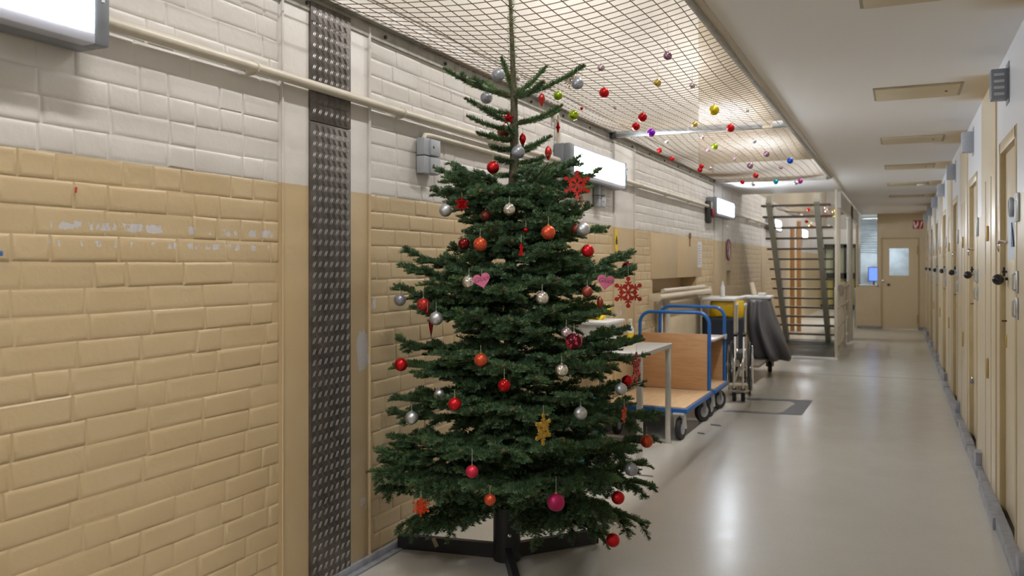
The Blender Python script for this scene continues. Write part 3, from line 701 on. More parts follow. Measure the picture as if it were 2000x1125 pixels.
MB().box((x0, 29.82, 1.18), (x1, 29.85, 2.0)).build('upper_pane', mat('pale_green_pane', (.55, .60, .42), .3), t)
MB().box((x0, 29.82, .15), (x1, 29.85, 1.0)).build('lower_pane', mat('yellow_pane', (.60, .56, .18), .3), t)

# floor marks
def fl(px, py): v = hit(px, py, 2, 0.0); return (v.x, v.y)
out = [fl(1452, 777), fl(1588, 782), fl(1566, 811), fl(1412, 804)]
inn = [fl(1460, 781.5), fl(1545, 783.5), fl(1552, 788), fl(1530, 804), fl(1515, 806.5), fl(1425, 801)]
mk = MB(); M_MK = mat('dark_grey_marking', (.11, .115, .13), .45)
def poly(pts, z=.0015): n = len(pts); mk._add([(x, y, z) for x, y in pts] + [(x, y, 0.0002) for x, y in pts], [tuple(range(n))] + [(i, (i + 1) % n, (i + 1) % n + n, i + n) for i in range(n)])
poly([out[0], out[1], inn[1], inn[0]]); poly([out[1], out[2], inn[3], inn[2], inn[1]]); poly([out[2], out[3], inn[5], inn[4], inn[3]])
tag(mk.build('floor_marking', M_MK, recalc=False), 'dark grey angular marking on the floor right of the wheelchair', 'floor marking')
for (ax, ay, bx, by, lb) in ((1246, 926, 1275, 929, 'short dark tape mark on the floor below the table leg'), (1362, 844, 1376, 846, 'short dark tape mark on the floor before the trolley wheel'), (1387, 828, 1408, 830, 'short dark tape mark on the floor right of the trolley wheel')):
    mk = MB(); poly([fl(ax, ay), fl(bx, by), fl(bx + 1, by + 3), fl(ax + 1, ay + 3)], .001)
    tag(mk.build('tape_mark', M_MK, recalc=False), lb, 'tape mark')

# ------------------------------------------------------------------ stainless table and what is on it
t = thing('steel_table', 'stainless steel work table standing behind the tree', 'table', (-2.0, 6.45, 0))
MB().box((-2.32, 6.0, .775), (-1.69, 6.92, .81), .003).build('tabletop', M_STAIN, t)
for x, y in ((-2.28, 6.04), (-1.715, 6.04), (-2.28, 6.88), (-1.715, 6.88)): MB().box((x - .02, y - .02, 0), (x + .02, y + .02, .777), .002).build('leg', M_STAIN, t)
MB().box((-2.28, 6.87, .01), (-1.715, 6.89, .03)).build('foot_rail', M_STAIN, t)
M_TUB = mat('white_plastic', (.62, .62, .62), .4)
t = thing('storage_tub', 'white plastic tub standing on the steel table', 'tub', (-2.13, 6.35, .81))
MB().box((-2.28, 6.14, .812), (-2.02, 6.56, 1.0), .01).build('body', M_TUB, t); MB().box((-2.31, 6.11, .995), (-1.99, 6.59, 1.02), .006).build('rim', M_TUB, t)
t = thing('spray_bottle', 'small white bottle with yellow label beside the tub', 'bottle', (-1.985, 6.72, .81))
MB().lathe([(0, 0), (.028, 0), (.028, .12), (.012, .15), (.012, .18), (0, .18)], (-1.985, 6.72, .811)).build('body', M_TUB, t)
MB().lathe([(.0285, .02), (.0293, .02), (.0293, .09), (.0285, .09)], (-1.985, 6.72, .811)).build('label_band', mat('yellow_label', (.75, .50, .02), .5), t)
MB().box((-1.995, 6.68, .985), (-1.975, 6.75, 1.01), .003).build('trigger', M_CREAM2, t)
import colorsys
yb = MB(); cc = P(1160, 612, 6.75)
for i in range(9):
    for j in range(7):
        yb.v.append((cc.x - .11 + .22 * i / 8 + .015 * math.sin(i * 2.1 + j), cc.y + .05 * math.sin(i * 1.3 + j * .9), cc.z - .09 + .15 * j / 6 + .025 * math.sin(i * 1.7)))
for i in range(8):
    for j in range(6): a = i * 7 + j; yb.f.append((a, a + 7, a + 8, a + 1))
o = yb.build('yellow_bag', mat('yellow_film', (.80, .60, .01), .35)); md = o.modifiers.new('s', 'SOLIDIFY'); md.thickness = .02
tag(o, 'crumpled yellow plastic bag above the tub', 'bag')
M_TEAL = mat('teal_enamel', (.01, .22, .30), .35)
t = thing('teal_stool', 'teal metal stool frame behind the lower right branches', 'stool', (-2.1, 5.55, 0))
for x in (-2.27, -1.93):
    for y in (5.38, 5.74): MB().box((x - .015, y - .015, 0), (x + .015, y + .015, .52), .002).build('leg', M_TEAL, t)
MB().box((-2.29, 5.36, .50), (-1.91, 5.76, .535), .004).build('seat', M_TEAL, t)

# ------------------------------------------------------------------ trolleys
def caster(t, x, y, r, spin):
    d = Vector((math.cos(spin), math.sin(spin), 0)); ax = Vector((-math.sin(spin), math.cos(spin), 0))
    wh = MB().lathe([(r * .55, -.02), (r * .95, -.02), (r, -.012), (r, .012), (r * .95, .02), (r * .55, .02)], (x, y, r), ax, 28).build('wheel', M_RUBBER, t)
    wh['_og'] = list(parent_loc(t))
    MB().lathe([(0, -.021), (r * .56, -.021), (r * .56, .021), (0, .021)], (x, y, r), ax, 16).build('hub', M_GREY, wh)
    c0 = Vector((x, y, 0)); f = MB()
    for s in (-1, 1): f.obox(c0 + ax * s * .03 + Vector((0, 0, r)), c0 + ax * s * .03 - d * .03 + Vector((0, 0, r * 2 + .035)), .006, .045, ax)
    f.box((x - d.x * .03 - .045, y - d.y * .03 - .045, r * 2 + .025), (x - d.x * .03 + .045, y - d.y * .03 + .045, r * 2 + .04)).build('fork', M_TUB if r > .09 else M_CREAM2, t)
def bow(x0, x1, y, zt, zb=.22, R=.11):
    pts = [(x0, y, zb), (x0, y, zt - R)]
    pts += [(x0 + R - R * math.cos(a), y, zt - R + R * math.sin(a)) for a in np.linspace(.15, PI / 2, 7)]
    pts += [(x1 - R + R * math.sin(a), y, zt - R + R * math.cos(a)) for a in np.linspace(0, PI / 2 - .15, 7)]
    pts += [(x1, y, zt - R), (x1, y, zb)]
    return MB().tube(pts, .0165, 12)
def trolley(y0, y1, label, zt, panel, shelf):
    t = thing('platform_trolley', label, 'trolley', (-1.95, (y0 + y1) / 2, 0))
    MB().box((-2.31, y0, .225), (-1.59, y1, .262), .004).build('deck_frame', M_BLUE, t)
    MB().box((-2.295, y0 + .015, .258), (-1.605, y1 - .015, .274), .002).build('deck', M_DECK, t)
    bow(-2.285, -1.62, y1 - .04, zt).build('handle', M_BLUE, t)
    MB().box((-2.27, y1 - .06, .28), (-1.635, y1 - .045, panel), .002).build('end_panel', M_WOOD, t)
    if shelf:
        MB().box((-2.29, y0 + .04, .715), (-1.61, y1 - .02, .735), .002).build('shelf', mat('grey_laminate', (.42, .37, .36), .3), t)
        MB().box((-1.625, y1 - .085, .695), (-1.60, y1 - .0, .745), .003).build('shelf_bracket', M_GREY, t)
    for x, y, s in ((-1.655, y0 + .06, PI / 2 - .1), (-2.2, y0 + .06, PI / 2), (-1.66, y1 - .14, PI / 2 - .5), (-2.2, y1 - .14, PI / 2)): caster(t, x, y, .095, s)
    return t
trolley(7.0, 8.1, 'nearer blue platform trolley with wooden deck and end panel', 1.0, .80, False)
trolley(8.2, 8.86, 'farther blue trolley with a grey shelf behind the first one', 1.02, .70, True)

# ------------------------------------------------------------------ folded wheelchair
t = thing('wheelchair', 'folded wheelchair standing between the trolley and the cleaning cart', 'wheelchair', (-1.5, 9.6, 0))
WCH = t
for x in (-1.43, -1.62):
    w = MB().torus((x, 9.78, .30), .285, .014, (1, 0, 0), 40, 8).build('wheel', M_RUBBER, t); w['_og'] = list(parent_loc(t))
    sp = MB()
    for k in range(12): a = k * PI / 6; sp.tube([(x, 9.78, .30), (x, 9.78 + .28 * math.cos(a), .30 + .28 * math.sin(a))], .002, 4)
    sp.lathe([(0, -.03), (.025, -.03), (.025, .03), (0, .03)], (x, 9.78, .30), (1, 0, 0), 12)
    sp.build('spokes', M_CHROME, w)
    MB().torus((x + (.03 if x > -1.5 else -.03), 9.78, .30), .25, .008, (1, 0, 0), 40, 6).build('hand_rim', M_CHROME, w)
for x in (-1.48, -1.57):
    caster(t, x, 9.30, .075, PI / 2)
    MB().tube([(x, 9.9, .3), (x, 9.92, .98), (x, 9.98, 1.0)], .012, 8).tube([(x, 9.9, .42), (x, 9.35, .44), (x, 9.28, .2)], .011, 8).tube([(x, 9.9, .66), (x, 9.5, .66), (x, 9.45, .44)], .011, 8).build('side_frame', M_STAIN, t)
    MB().tube([(x, 9.86, .985), (x, 10.02, 1.0)], .016, 8).build('grip', M_GREY, t)
    MB().obox((x, 9.52, .68), (x, 9.85, .68), .035, .025).build('armrest', M_BLACKG, t)
    MB().tube([(x, 9.28, .42), (x, 9.22, .14)], .011, 8).obox((x - .02, 9.16, .12), (x + .03, 9.28, .12), .08, .015).build('footrest', M_STAIN, t)
MB().tube([(-1.48, 9.45, .2), (-1.57, 9.85, .5)], .01, 6).tube([(-1.57, 9.45, .2), (-1.48, 9.85, .5)], .01, 6).build('cross_brace', M_STAIN, t)
MB().box((-1.555, 9.45, .42), (-1.495, 9.88, .50), .01).build('seat', M_DARKFR, t)

WCH.rotation_euler.z = math.radians(7); WCH.location.x -= .07
# ------------------------------------------------------------------ cleaning cart with bags
t = thing('cleaning_cart', 'cleaning cart with white top shelf at the left wall before the stairs', 'cart', (-1.9, 11.4, 0))
MB().box((-2.28, 10.7, .20), (-1.55, 12.1, .235), .005).build('base', mat('brown_grey_base', (.18, .15, .12), .5), t)
for x, y in ((-2.2, 10.8), (-2.2, 12.0), (-1.6, 12.0), (-1.75, 10.8)): caster(t, x, y, .075, PI / 2 + .3)
for x, y in ((-2.26, 10.75), (-2.26, 12.05), (-1.62, 12.05), (-1.85, 10.75)): MB().tube([(x, y, .2), (x, y, 1.0)], .014, 8).build('upright', M_STAIN, t)
MB().box((-2.29, 10.75, 1.0), (-1.85, 11.6, 1.035), .008).build('top_shelf', M_TUB, t)
MB().box((-1.93, 11.62, 1.0), (-1.55, 12.12, 1.035), .008).build('bag_lid', M_TUB, t)
def sack(name, label, cat, m, cx, cy, zt, zb, ax, ay, fold, lean=(0, 0), bulge=.1, nf=9, seed=1, grow=0):
    mb = MB(); n = 48; R = 18; rd = random.Random(seed); ph = [rd.uniform(0, 6) for _ in range(4)]
    for i in range(R + 1):
        u = i / R; z = zt + (zb - zt) * u; k = 1 + bulge * math.sin(PI * min(1, u * 1.05)) if u < .93 else (1 + bulge * .3) * (1 - (u - .93) * 4)
        for j in range(n):
            a = 2 * PI * j / n; w = 1 + fold * (math.sin(nf * a + ph[0] + 1.5 * u) * .6 + math.sin(5 * a + ph[1] - 2 * u) * .5) * (.3 + u)
            ca, sa = math.cos(a), math.sin(a); p = 4; rr_ = (abs(ca) ** p + abs(sa) ** p) ** (-1 / p) * .92
            mb.v.append((cx + lean[0] * u * u + ax * (1 + grow * u) * k * w * ca * rr_, cy + lean[1] * u * u + ay * (1 + grow * .4 * u) * k * w * sa * rr_, z + .015 * math.sin(3 * a + ph[2]) * u))
    for i in range(R):
        for j in range(n): a, b_ = i*n+j, i*n+(j+1) % n; mb.f.append((a, b_, b_+n, a+n))
    mb.f.append(tuple(range(n))); mb.f.append(tuple(R*n + k for k in range(n)))
    return tag(mb.build(name, m, smooth=180), label, cat)
sack('waste_bag', 'yellow bag liner under the white shelf of the cleaning cart', 'bag', mat('yellow_bag', (.66, .42, .005), .4), -1.98, 10.98, .995, .78, .21, .18, .05, seed=2)
sack('waste_bag', 'navy blue fabric bag hanging low on the cleaning cart', 'bag', mat('navy_fabric', (.010, .018, .035), .7, bump=.3), -2.02, 10.92, .79, .12, .27, .17, .012, bulge=.03, seed=3)
sack('waste_bag', 'crumpled dark grey bag bulging from the cart towards the stairs', 'bag', mat('grey_film', (.08, .08, .09), .36, bump=.5, bscale=9), -1.69, 11.68, .995, .20, .13, .32, .26, (.20, .10), .12, 7, 5, .75)
tag(MB().box((-1.72, 11.75, 1.037), (-1.62, 11.85, 1.075), .006).build('small_box', M_TUB), 'small white box on the lid of the cleaning cart', 'box')
tag(MB().lathe([(0, 0), (.03, 0), (.03, .13), (.012, .16), (.012, .2), (0, .2)], (-2.08, 11.2, 1.036)).build('bottle', M_TUB), 'small white bottle on the shelf of the cleaning cart', 'bottle')
t = thing('paper_roll', 'pale paper roll leaning on the wall above the cart', 'paper roll', (-2.2, 11.5, 1.036)); MB().tube([(-1.80, 12.0, 1.036), (-1.84, 12.0, 1.21)], .035, 16).build('roll', M_CREAM2, t)

# ------------------------------------------------------------------ the tree
TZ = 4.22                                # distance of the trunk along the view axis
RV = Vector((CT, ST, 0)); FV = Vector((-ST, CT, 0))
TB = P(990, 1092, TZ); TB.z = 0
TRUNK = [(992, 1010), (993, 900), (996, 700), (998, 520), (1001, 400), (1005, 300), (1004, 190), (1001, 110), (998, 30), (995, -45)]
tp = [P(x, y, TZ) for x, y in TRUNK]; tr = [.040, .036, .032, .028, .026, .022, .0165, .0115, .009, .004]
def trunk_at(py):
    for (x0, y0), (x1, y1) in zip(TRUNK, TRUNK[1:]):
        if y1 <= py <= y0:
            k = (py - y0) / (y1 - y0); return P(x0 + (x1 - x0) * k, py, TZ)
    return P(992, py, TZ)
tree = thing('christmas_tree', 'tall decorated fir tree in a black stand by the left wall', 'tree', (TB.x, TB.y, 0))
MB().tube(tp, tr, 14).build('trunk', M_BARK, tree)

# ornaments: px, py, half size in px, kind, shape, extra depth (positive = nearer the viewer), label
ORN = [
 (973,147,13,'silverglit','ball',.05,'silver glitter bauble left of the bare leader, topmost on the tree'),
 (950,191,12,'silverglit','ball',-.10,'silver glitter bauble half hidden behind an upper left twig'),
 (1128,163,12,'silverglit','ball',.08,'silver glitter bauble at the tip of the top right branch'),
 (1117,157,16,'straw','straw',.0,'straw star behind the silver bauble at the top right branch'),
 (1058,194,7,'redglit','drop',.05,'red glitter drop ornament hanging right of the trunk near the top'),
 (993,231,14,'redgloss','star',.10,'red five pointed star in front of the upper trunk'),
 (1012,297,13,'silverglit','ball',.12,'silver glitter bauble in front of the upper trunk below the star'),
 (984,257,13,'brown','ball',-.06,'brownish red bauble behind a twig below the red star'),
 (1021,272,7,'red','drop',-.08,'red drop ornament half hidden right behind the upper trunk'),
 (1071,298,7.5,'redglit','drop',.05,'red glitter drop ornament in front of the cable duct'),
 (1090,249,5,'redgloss','spindle',.05,'red faceted spindle ornament right of the cable duct top'),
 (963,327,12.5,'red','ball',.1,'satin red bauble hanging below the upper left twigs'),
 (1127,361,29,'redglit','flake',.12,'large orange red glitter snowflake in front of the bright wall lamp'),
 (1136,392,13,'straw','spindle',.0,'small straw figure under the large glitter snowflake'),
 (902,399,15,'redgloss','burr',.05,'small bright red snowflake cluster on a left branch'),
 (870,411,12.5,'silver','ball',.1,'satin silver bauble left of the small red snowflake cluster'),
 (995,409,12,'clear','ball',.1,'silvered glass bauble in front of the trunk at the first thick whorl'),
 (949,421,11,'brown','ball',-.12,'brownish bauble behind a branch left of the trunk'),
 (1071,454,14,'orange','ball',.1,'orange glitter bauble right of the trunk, alone on its branch'),
 (938,477,13.5,'orange','ball',.1,'orange glitter bauble next to a dark red glossy one, left of the trunk'),
 (906,476,11.5,'darkred','ball',.05,'dark red glossy bauble left of the orange glitter bauble'),
 (1139,448,13.5,'silver','ball',.1,'satin silver bauble at the right end of an upper branch'),
 (1126,447,10,'brown','ball',.0,'brownish red bauble half hidden behind a satin silver one'),
 (1148,490,12.5,'red','ball',.08,'satin red bauble on the right with a green branch below it'),
 (1018,486,5,'redgloss','figure',.05,'tiny red angular figure hanging in front of the trunk'),
 (1027,449,5,'redgloss','ball',.0,'tiny red bead right of the trunk'),
 (916,551,13,'clear','ball',.06,'silvered glass bauble beside the left pink heart'),
 (941,547,18,'heart','heart',.14,'left pink wooden heart with handwriting'),
 (1183,550,18,'heart','heart',.12,'right pink wooden heart with handwriting'),
 (1226,522,12,'darkred','ball',-.1,'dark wine red bauble behind the right branch tip'),
 (1227,571,31,'woodred','flake',.12,'large red wooden snowflake hanging at the far right of the tree'),
 (781,586,12,'silverglit','ball',.05,'silver glitter bauble at the far left branch tip'),
 (827,595,13,'redglit','ball',.0,'red glitter bauble partly behind twigs on the left'),
 (835,610,4.5,'darkred','ball',.05,'tiny dark red bead under a red glitter bauble on the left'),
 (852,622,13.5,'silver','ball',.12,'satin silver bauble in front of the red icicle'),
 (842,634,5,'darkred','icicle',.02,'long dark red icicle ornament behind a silver bauble'),
 (1059,582,13,'clear','ball',.05,'silvered glass bauble deep in the middle of the tree'),
 (1147,570,11,'brown','ball',.0,'brownish red bauble left below the right heart'),
 (1172,592,7,'brown','drop',.0,'small brown drop ornament above the yellow bag'),
 (783,712,13,'red','ball',.1,'satin red bauble at the far left of the middle branches'),
 (939,703,13,'orange','ball',.1,'orange glitter bauble left of centre in the middle of the tree'),
 (985,753,13,'redgloss','ball',.12,'glossy red bauble with gold cap at the centre of the tree'),
 (1097,723,13,'clear','ball',.12,'silvered glass bauble right of the centre red one'),
 (1121,667,17,'splash','ball',.12,'large dark wine bauble with a pink splash'),
 (1106,650,11,'clearpink','ball',-.02,'pinkish glass bauble behind the large dark wine one'),
 (1213,760,12,'silver','ball',.1,'satin silver bauble on the right in front of a red one'),
 (1225,744,11,'redgloss','ball',.02,'glossy red bauble behind a silver one on the right'),
 (1243,720,33,'redglit','flake_side',.1,'red glitter snowflake turned sideways in front of the steel table'),
 (888,789,13,'red','ball',.12,'satin red bauble on the lower left with a branch below it'),
 (858,770,10,'silver','ball',-.05,'small silver bauble half hidden left of a red one'),
 (804,816,13,'silver','ball',.05,'satin silver bauble on the lower left above a drooping branch'),
 (1134,807,13,'silver','ball',.12,'satin silver bauble on the lower right between branches'),
 (1219,808,18,'orange','flake_side',.02,'small orange snowflake turned edge on at the lower right'),
 (1061,839,32,'goldwood','flake_tilt',.15,'gold snowflake hanging in the lower middle of the tree'),
 (1263,862,12.5,'orange','ball',.05,'orange red glitter bauble at the lower right branch tip'),
 (1233,917,13,'silverglit','ball',.05,'silver glitter bauble low on the right over the floor'),
 (922,921,12.5,'pinkred','ball',.14,'pinkish red bauble on a gold string at the lower left'),
 (957,976,11.5,'orange','ball',.05,'orange bauble just left of the stand tube'),
 (1086,981,17.5,'magenta','ball',.15,'large magenta bauble low in front right of the stand'),
 (1207,972,13,'red','ball',.05,'satin red bauble low on the right, partly under a branch'),
 (1197,1055,13.5,'red','ball',.1,'lowest satin red bauble, hanging free over the floor'),
 (822,990,19,'orange','burr',.08,'orange snowflake cluster on the lowest left branch'),
]
RPROF = [(100, 140), (130, 145), (190, 95), (300, 70), (330, 120), (380, 160), (450, 180), (500, 215), (560, 235), (610, 215), (665, 250), (720, 240), (790, 270), (860, 265), (930, 285), (1000, 262), (1060, 240)]
def rpx(py): return float(np.interp(py, [a for a, _ in RPROF], [b_ for _, b_ in RPROF]))
def orn_pos(px, py, ex):
    R = rpx(py - 12) / F * TZ; dx = (px - 1000) / F * TZ
    dpt = math.sqrt(max(0, R * R - dx * dx)) * .80 if py > 330 else .02
    return P(px, py, TZ - dpt - ex)
ORNP = [orn_pos(o[0], o[1], o[5]) for o in ORN]
CULL = [(o[0], o[1] , (o[2] + 2.5), proj(p)[2], o[4]) for o, p in zip(ORN, ORNP) if o[5] > .0]

# needles
NV, NF, NB = [], [], []
TOTAL = 0
def needles_on(pts, dens, ln, spread=(-118, 118), start=0.0):
    """numpy quads along a polyline; returns (N,4,3)"""
    pts = np.array([tuple(p) for p in pts]); seg = pts[1:] - pts[:-1]; L = np.linalg.norm(seg, axis=1); tot = L.sum()
    n = int(tot * (1 - start) * dens)
    if n < 2: return np.zeros((0, 4, 3))
    s = tot * start + RNG.random(n) * tot * (1 - start); cum = np.concatenate([[0], np.cumsum(L)]); i = np.clip(np.searchsorted(cum, s) - 1, 0, len(L) - 1)
    f = ((s - cum[i]) / L[i])[:, None]; base = pts[i] + seg[i] * f; d = seg[i] / L[i][:, None]
    up = np.array([0, 0, 1.0]); side = np.cross(d, up); nn = np.linalg.norm(side, axis=1)[:, None]
    side = np.where(nn < .15, np.array([[CT, ST, 0]]), side / np.maximum(nn, 1e-6)); u = np.cross(side, d)
    phi = np.radians(RNG.uniform(spread[0], spread[1], n))[:, None]; tilt = np.radians(RNG.uniform(38, 66, n))[:, None]
    rad = u * np.cos(phi) + side * np.sin(phi)
    nd = d * np.cos(tilt) + rad * np.sin(tilt)
    tipf = np.clip((tot - s) / .03, .55, 1)[:, None]
    ll = ln * RNG.uniform(.75, 1.1, n)[:, None] * tipf
    wv = np.cross(nd, rad + RNG.normal(0, .35, (n, 3))); wv /= np.maximum(np.linalg.norm(wv, axis=1)[:, None], 1e-6)
    w = .0014
    q = np.stack([base - wv * w, base + wv * w, base + nd * ll + wv * w * .55 + up * .0015, base + nd * ll - wv * w * .55 + up * .0015], 1)
    return q
def cull(q):
    if not len(q): return q
    c_ = q.mean(1); x, y, z = c_[:, 0], c_[:, 1], c_[:, 2] - CAMZ
    Z = -x * ST + y * CT; X = x * CT + y * ST; px = 1000 + F * X / Z; py = HY - F * z / Z
    keep = np.ones(len(q), bool)
    for ox, oy, r, oz, sh in CULL:
        rx = r * {'drop': 1, 'flake_side': .42, 'icicle': 1, 'spindle': 1, 'figure': 1, 'flake_tilt': .6}.get(sh, 1); ry = r * {'drop': 2.1, 'icicle': 5, 'spindle': 2.6, 'figure': 2.6}.get(sh, 1)
        if sh == 'icicle': continue
        keep &= ~((((px - ox) / rx) ** 2 + ((py - oy) / ry) ** 2 < 1) & (Z < oz + .03))
    keep &= z + CAMZ > .01
    keep &= (x > XL + .015)
    return q[keep]
def quads_to(name, q, m, parent):
    n = len(q)
    if n == 0: return
    og = np.array(parent_loc(parent)); me = bpy.data.meshes.new(name); me.vertices.add(n * 4); me.loops.add(n * 4); me.polygons.add(n)
    me.vertices.foreach_set('co', (q - og).astype(np.float32).ravel()); me.loops.foreach_set('vertex_index', np.arange(n * 4, dtype=np.int32))
    me.polygons.foreach_set('loop_start', np.arange(0, n * 4, 4, dtype=np.int32)); me.update(calc_edges=True)
    me.materials.append(m); o = bpy.data.objects.new(name, me); COL.objects.link(o); o.parent = parent; return o
def curve(p0, p1, sag_, n=9, wob=.0, bow_=0):
    p0, p1 = Vector(p0), Vector(p1); pts = []; L = (p1 - p0).length; side = (p1 - p0).cross(Vector((0, 0, 1))).normalized()
    for i in range(n):
        t_ = i / (n - 1); p = p0.lerp(p1, t_); p.z -= sag_ * L * 4 * t_ * (1 - t_); p += side * (bow_ * L * math.sin(PI * t_) + wob * L * math.sin(3 * PI * t_)); pts.append(p)
    return pts
brnd = random.Random(21); NBR = 0
def branch(by, tip, sag_=.04, young=False, dens=1.0, sec=1.0, inner=None):
    global TOTAL, NBR
    p0 = trunk_at(by); L = (tip - p0).length; NBR += 1; droop = max(0, (by - 840) / 140) if abs(proj(tip)[0] - 990) > 120 else 0
    pts = curve(p0, tip, sag_, 10, brnd.uniform(-.015, .015), brnd.uniform(-.05, .05))
    wood = MB(); r0 = .006 + .010 * L; wood.tube(pts, [r0 * (1 - .78 * i / 9) for i in range(10)], 6)
    BU = []; Q = []
    Q.append(needles_on(pts, 4200 * dens if young else 1700 * dens, .024 if young else .024, (-140, 140) if young else (-120, 120), .06 if young else .25))
    def bud(p): BU.append(tuple(p))
    bud(pts[-1])
    for e in (-1, 1):
        if L > .18: bud(pts[-1] + Vector((brnd.uniform(-.007, .007), brnd.uniform(-.007, .007), brnd.uniform(-.004, .007))))
    if L > .2 and sec > 0:
        d_all = (tip - p0).normalized(); s = .16 * L; 
        while s < .96 * L:
            u = s / L; k = u * 9; i = min(8, int(k)); p = pts[i].lerp(pts[i + 1], k - i); d = (pts[i + 1] - pts[i]).normalized()
            side = d.cross(Vector((0, 0, 1))).normalized(); upv = side.cross(d)
            for sg in (-1, 1):
                if brnd.random() > (.85 if not young else .5) * sec: continue
                l2 = min((.50 * (1 - u) * L + .055) * brnd.uniform(.65, 1.1), .24) * (1 if not young else .6)
                ang = math.radians(brnd.uniform(42, 60)); dr = (d * math.cos(ang) + side * sg * math.sin(ang) + upv * brnd.uniform(-.30, .34)).normalized()
                e = p + dr * l2; e.z -= (brnd.uniform(0, .12) + droop * brnd.uniform(.1, .55)) * l2
                sp = curve(p, e, -.03 * 1, 4); wood.tube(sp, [.0026, .0022, .0018, .0012], 4)
                Q.append(needles_on(sp, 1900 * dens, .026))
                if brnd.random() < .15: bud(e)
                if l2 > .085:
                    d2 = (e - p).normalized(); s2 = brnd.uniform(.3, .42) * l2; sd2 = d2.cross(Vector((0, 0, 1))).normalized()
                    while s2 < l2 * .9:
                        for g2 in (-1, 1):
                            if brnd.random() > .72: continue
                            l3 = (l2 - s2) * .5 + .025; q0 = p + d2 * s2; q1 = q0 + (d2 * .68 + sd2 * g2 * .73).normalized() * l3; q1.z -= brnd.uniform(-.05, .15) * l3
                            wood.tube([q0, q1], [.0016, .001], 3, False); Q.append(needles_on([q0, q1], 1500 * dens, .024))
                        s2 += .042
            s += brnd.uniform(.036, .050)
    q = cull(np.concatenate(Q)); TOTAL += len(q)
    if inner is not None:
        inner[0]._add(wood.v, wood.f); inner[1].append(q); return
    nf = len(wood.f)
    for p in BU: wood.ball(p, .0056, 6)
    br = wood.build('branch', M_TWIG, tree, recalc=False); br['_og'] = list(parent_loc(tree))
    br.data.materials.append(M_BUD)
    for pl_ in br.data.polygons[nf:]: pl_.material_index = 1
    quads_to('needles', q, M_NEEDLE, br)
def T(x, y, dz):
    p = P(x, y, TZ - dz)
    while p.x < XL + .07: dz += .02; p = P(x, y, TZ - dz)
    return p
YOUNG = [ (187,867,134,.06),(187,979,113,-.05),(186,1067,131,-.08),(188,1142,128,.07),(188,949,160,-.28),(190,1062,160,.22),(222,908,193,.06),(236,936,208,.18),(255,913,227,.05),
 (262,985,232,.22),(243,1098,206,.05),(240,1093,215,-.10),(272,931,259,.1),(292,957,285,.15),(292,1076,266,.06),(296,1054,280,-.14),(316,966,309,.12),(318,1070,304,.08),(330,1058,317,-.12),
 (345,1033,343,.15),(340,962,340,-.12),(255,1000,262,-.2),(300,1020,290,-.18),(275,958,262,-.16)]
for by, x, y, dz in YOUNG: branch(by, T(x, y, dz), .07, True, sec=.45 if by < 300 and abs(x - 1003) > 95 else 0)
EXPL = [ (382,846,327,.05),(380,882,318,-.12),(392,842,372,.12),(385,1166,337,.0),(380,1132,306,-.1),(390,1150,372,.16),(385,940,372,.32),(390,1060,365,.33),(388,1010,392,.38),(380,905,345,-.2),(382,1085,338,-.22),
 (402,872,396,.18),(405,1120,400,.22),
 (455,905,428,.15),(470,903,452,-.05),(460,1189,444,.03),(462,1158,402,-.12),(455,1120,430,.3),(470,960,450,.33),(500,875,483,.05),(478,1080,480,.34),(490,1130,505,.2),(470,1000,470,.38),
 (545,792,488,.03),(548,783,517,.1),(555,1240,492,.03),(552,1241,524,.12),(540,860,500,-.2),(545,1150,500,-.25),(550,900,545,.38),(555,1090,545,.42),(560,985,565,.5),(558,1180,540,.3),(562,830,552,.25),
 (618,772,557,.05),(612,800,600,.2),(622,1190,600,.08),(620,1180,610,.3),(625,905,610,.42),(625,1080,605,.42),(630,1000,625,.48),(615,1160,580,-.2),(618,860,575,-.2),
 (690,775,664,.03),(700,768,712,.14),(695,1258,664,.1),(700,1268,692,.16),(690,1228,640,-.05),(700,870,700,.38),(700,1110,695,.45),(705,985,715,.55),(700,1190,715,.36),(705,810,735,.28),(695,930,690,.45),
 (705,1050,740,.5),
 (772,764,776,.05),(800,757,806,.0),(770,1262,745,.1),(775,1240,790,.22),(780,1290,808,.05),(780,850,775,.42),(780,1130,770,.5),(785,1000,800,.6),(785,920,800,.52),(790,1190,820,.45),
 (850,736,884,.02),(850,755,850,-.1),(855,1283,856,.05),(860,1250,880,.25),(858,830,860,.42),(860,1100,860,.6),(862,985,880,.62),(860,1180,865,.48),(862,900,880,.56),
 (915,716,922,.03),(925,737,960,.14),(920,1277,950,.06),(925,1262,900,-.1),(930,800,950,.4),(930,1200,940,.45),(935,930,960,.58),(935,1120,960,.58),(938,1030,970,.6),
 (975,776,1032,.12),(972,868,1015,.05),(985,1264,1030,.12),(982,1204,1018,.42),(984,1185,1045,.25),(980,1100,1035,.3),(980,815,1040,.15),(980,960,1000,-.3),(985,1140,1000,-.3)]
for by, x, y, dz in EXPL:
    tip = T(x, y, dz)
    lowd = max(0, (by - 850) / 140)
    branch(by, tip, .05 - .16 * lowd * (1 if y > by else 0), False)
INNER = (MB(), [])
for by in list(range(392, 925, 17)):
    for k in range(3):
        R = rpx(by) / F * TZ * brnd.uniform(.4, .82) * (1 if k else .8) * (1 if by < 830 else .8); a = brnd.uniform(.08, .92) * PI * (1 if k == 0 else -1)
        c0 = trunk_at(by); rise = np.interp(by, [392, 500, 700, 850, 985], [.13, .07, .02, -.02, .03]) + brnd.uniform(-.07, .07)
        tip = c0 + RV * R * math.cos(a) + FV * R * math.sin(a) + Vector((0, 0, rise))
        if tip.x > XL + .05: branch(by, tip, .04, False, .85 if k else .6, .9, INNER)
inr = INNER[0].build('inner_branches', M_TWIG, tree, recalc=False); inr['_og'] = list(parent_loc(tree)); inr['kind'] = 'stuff'
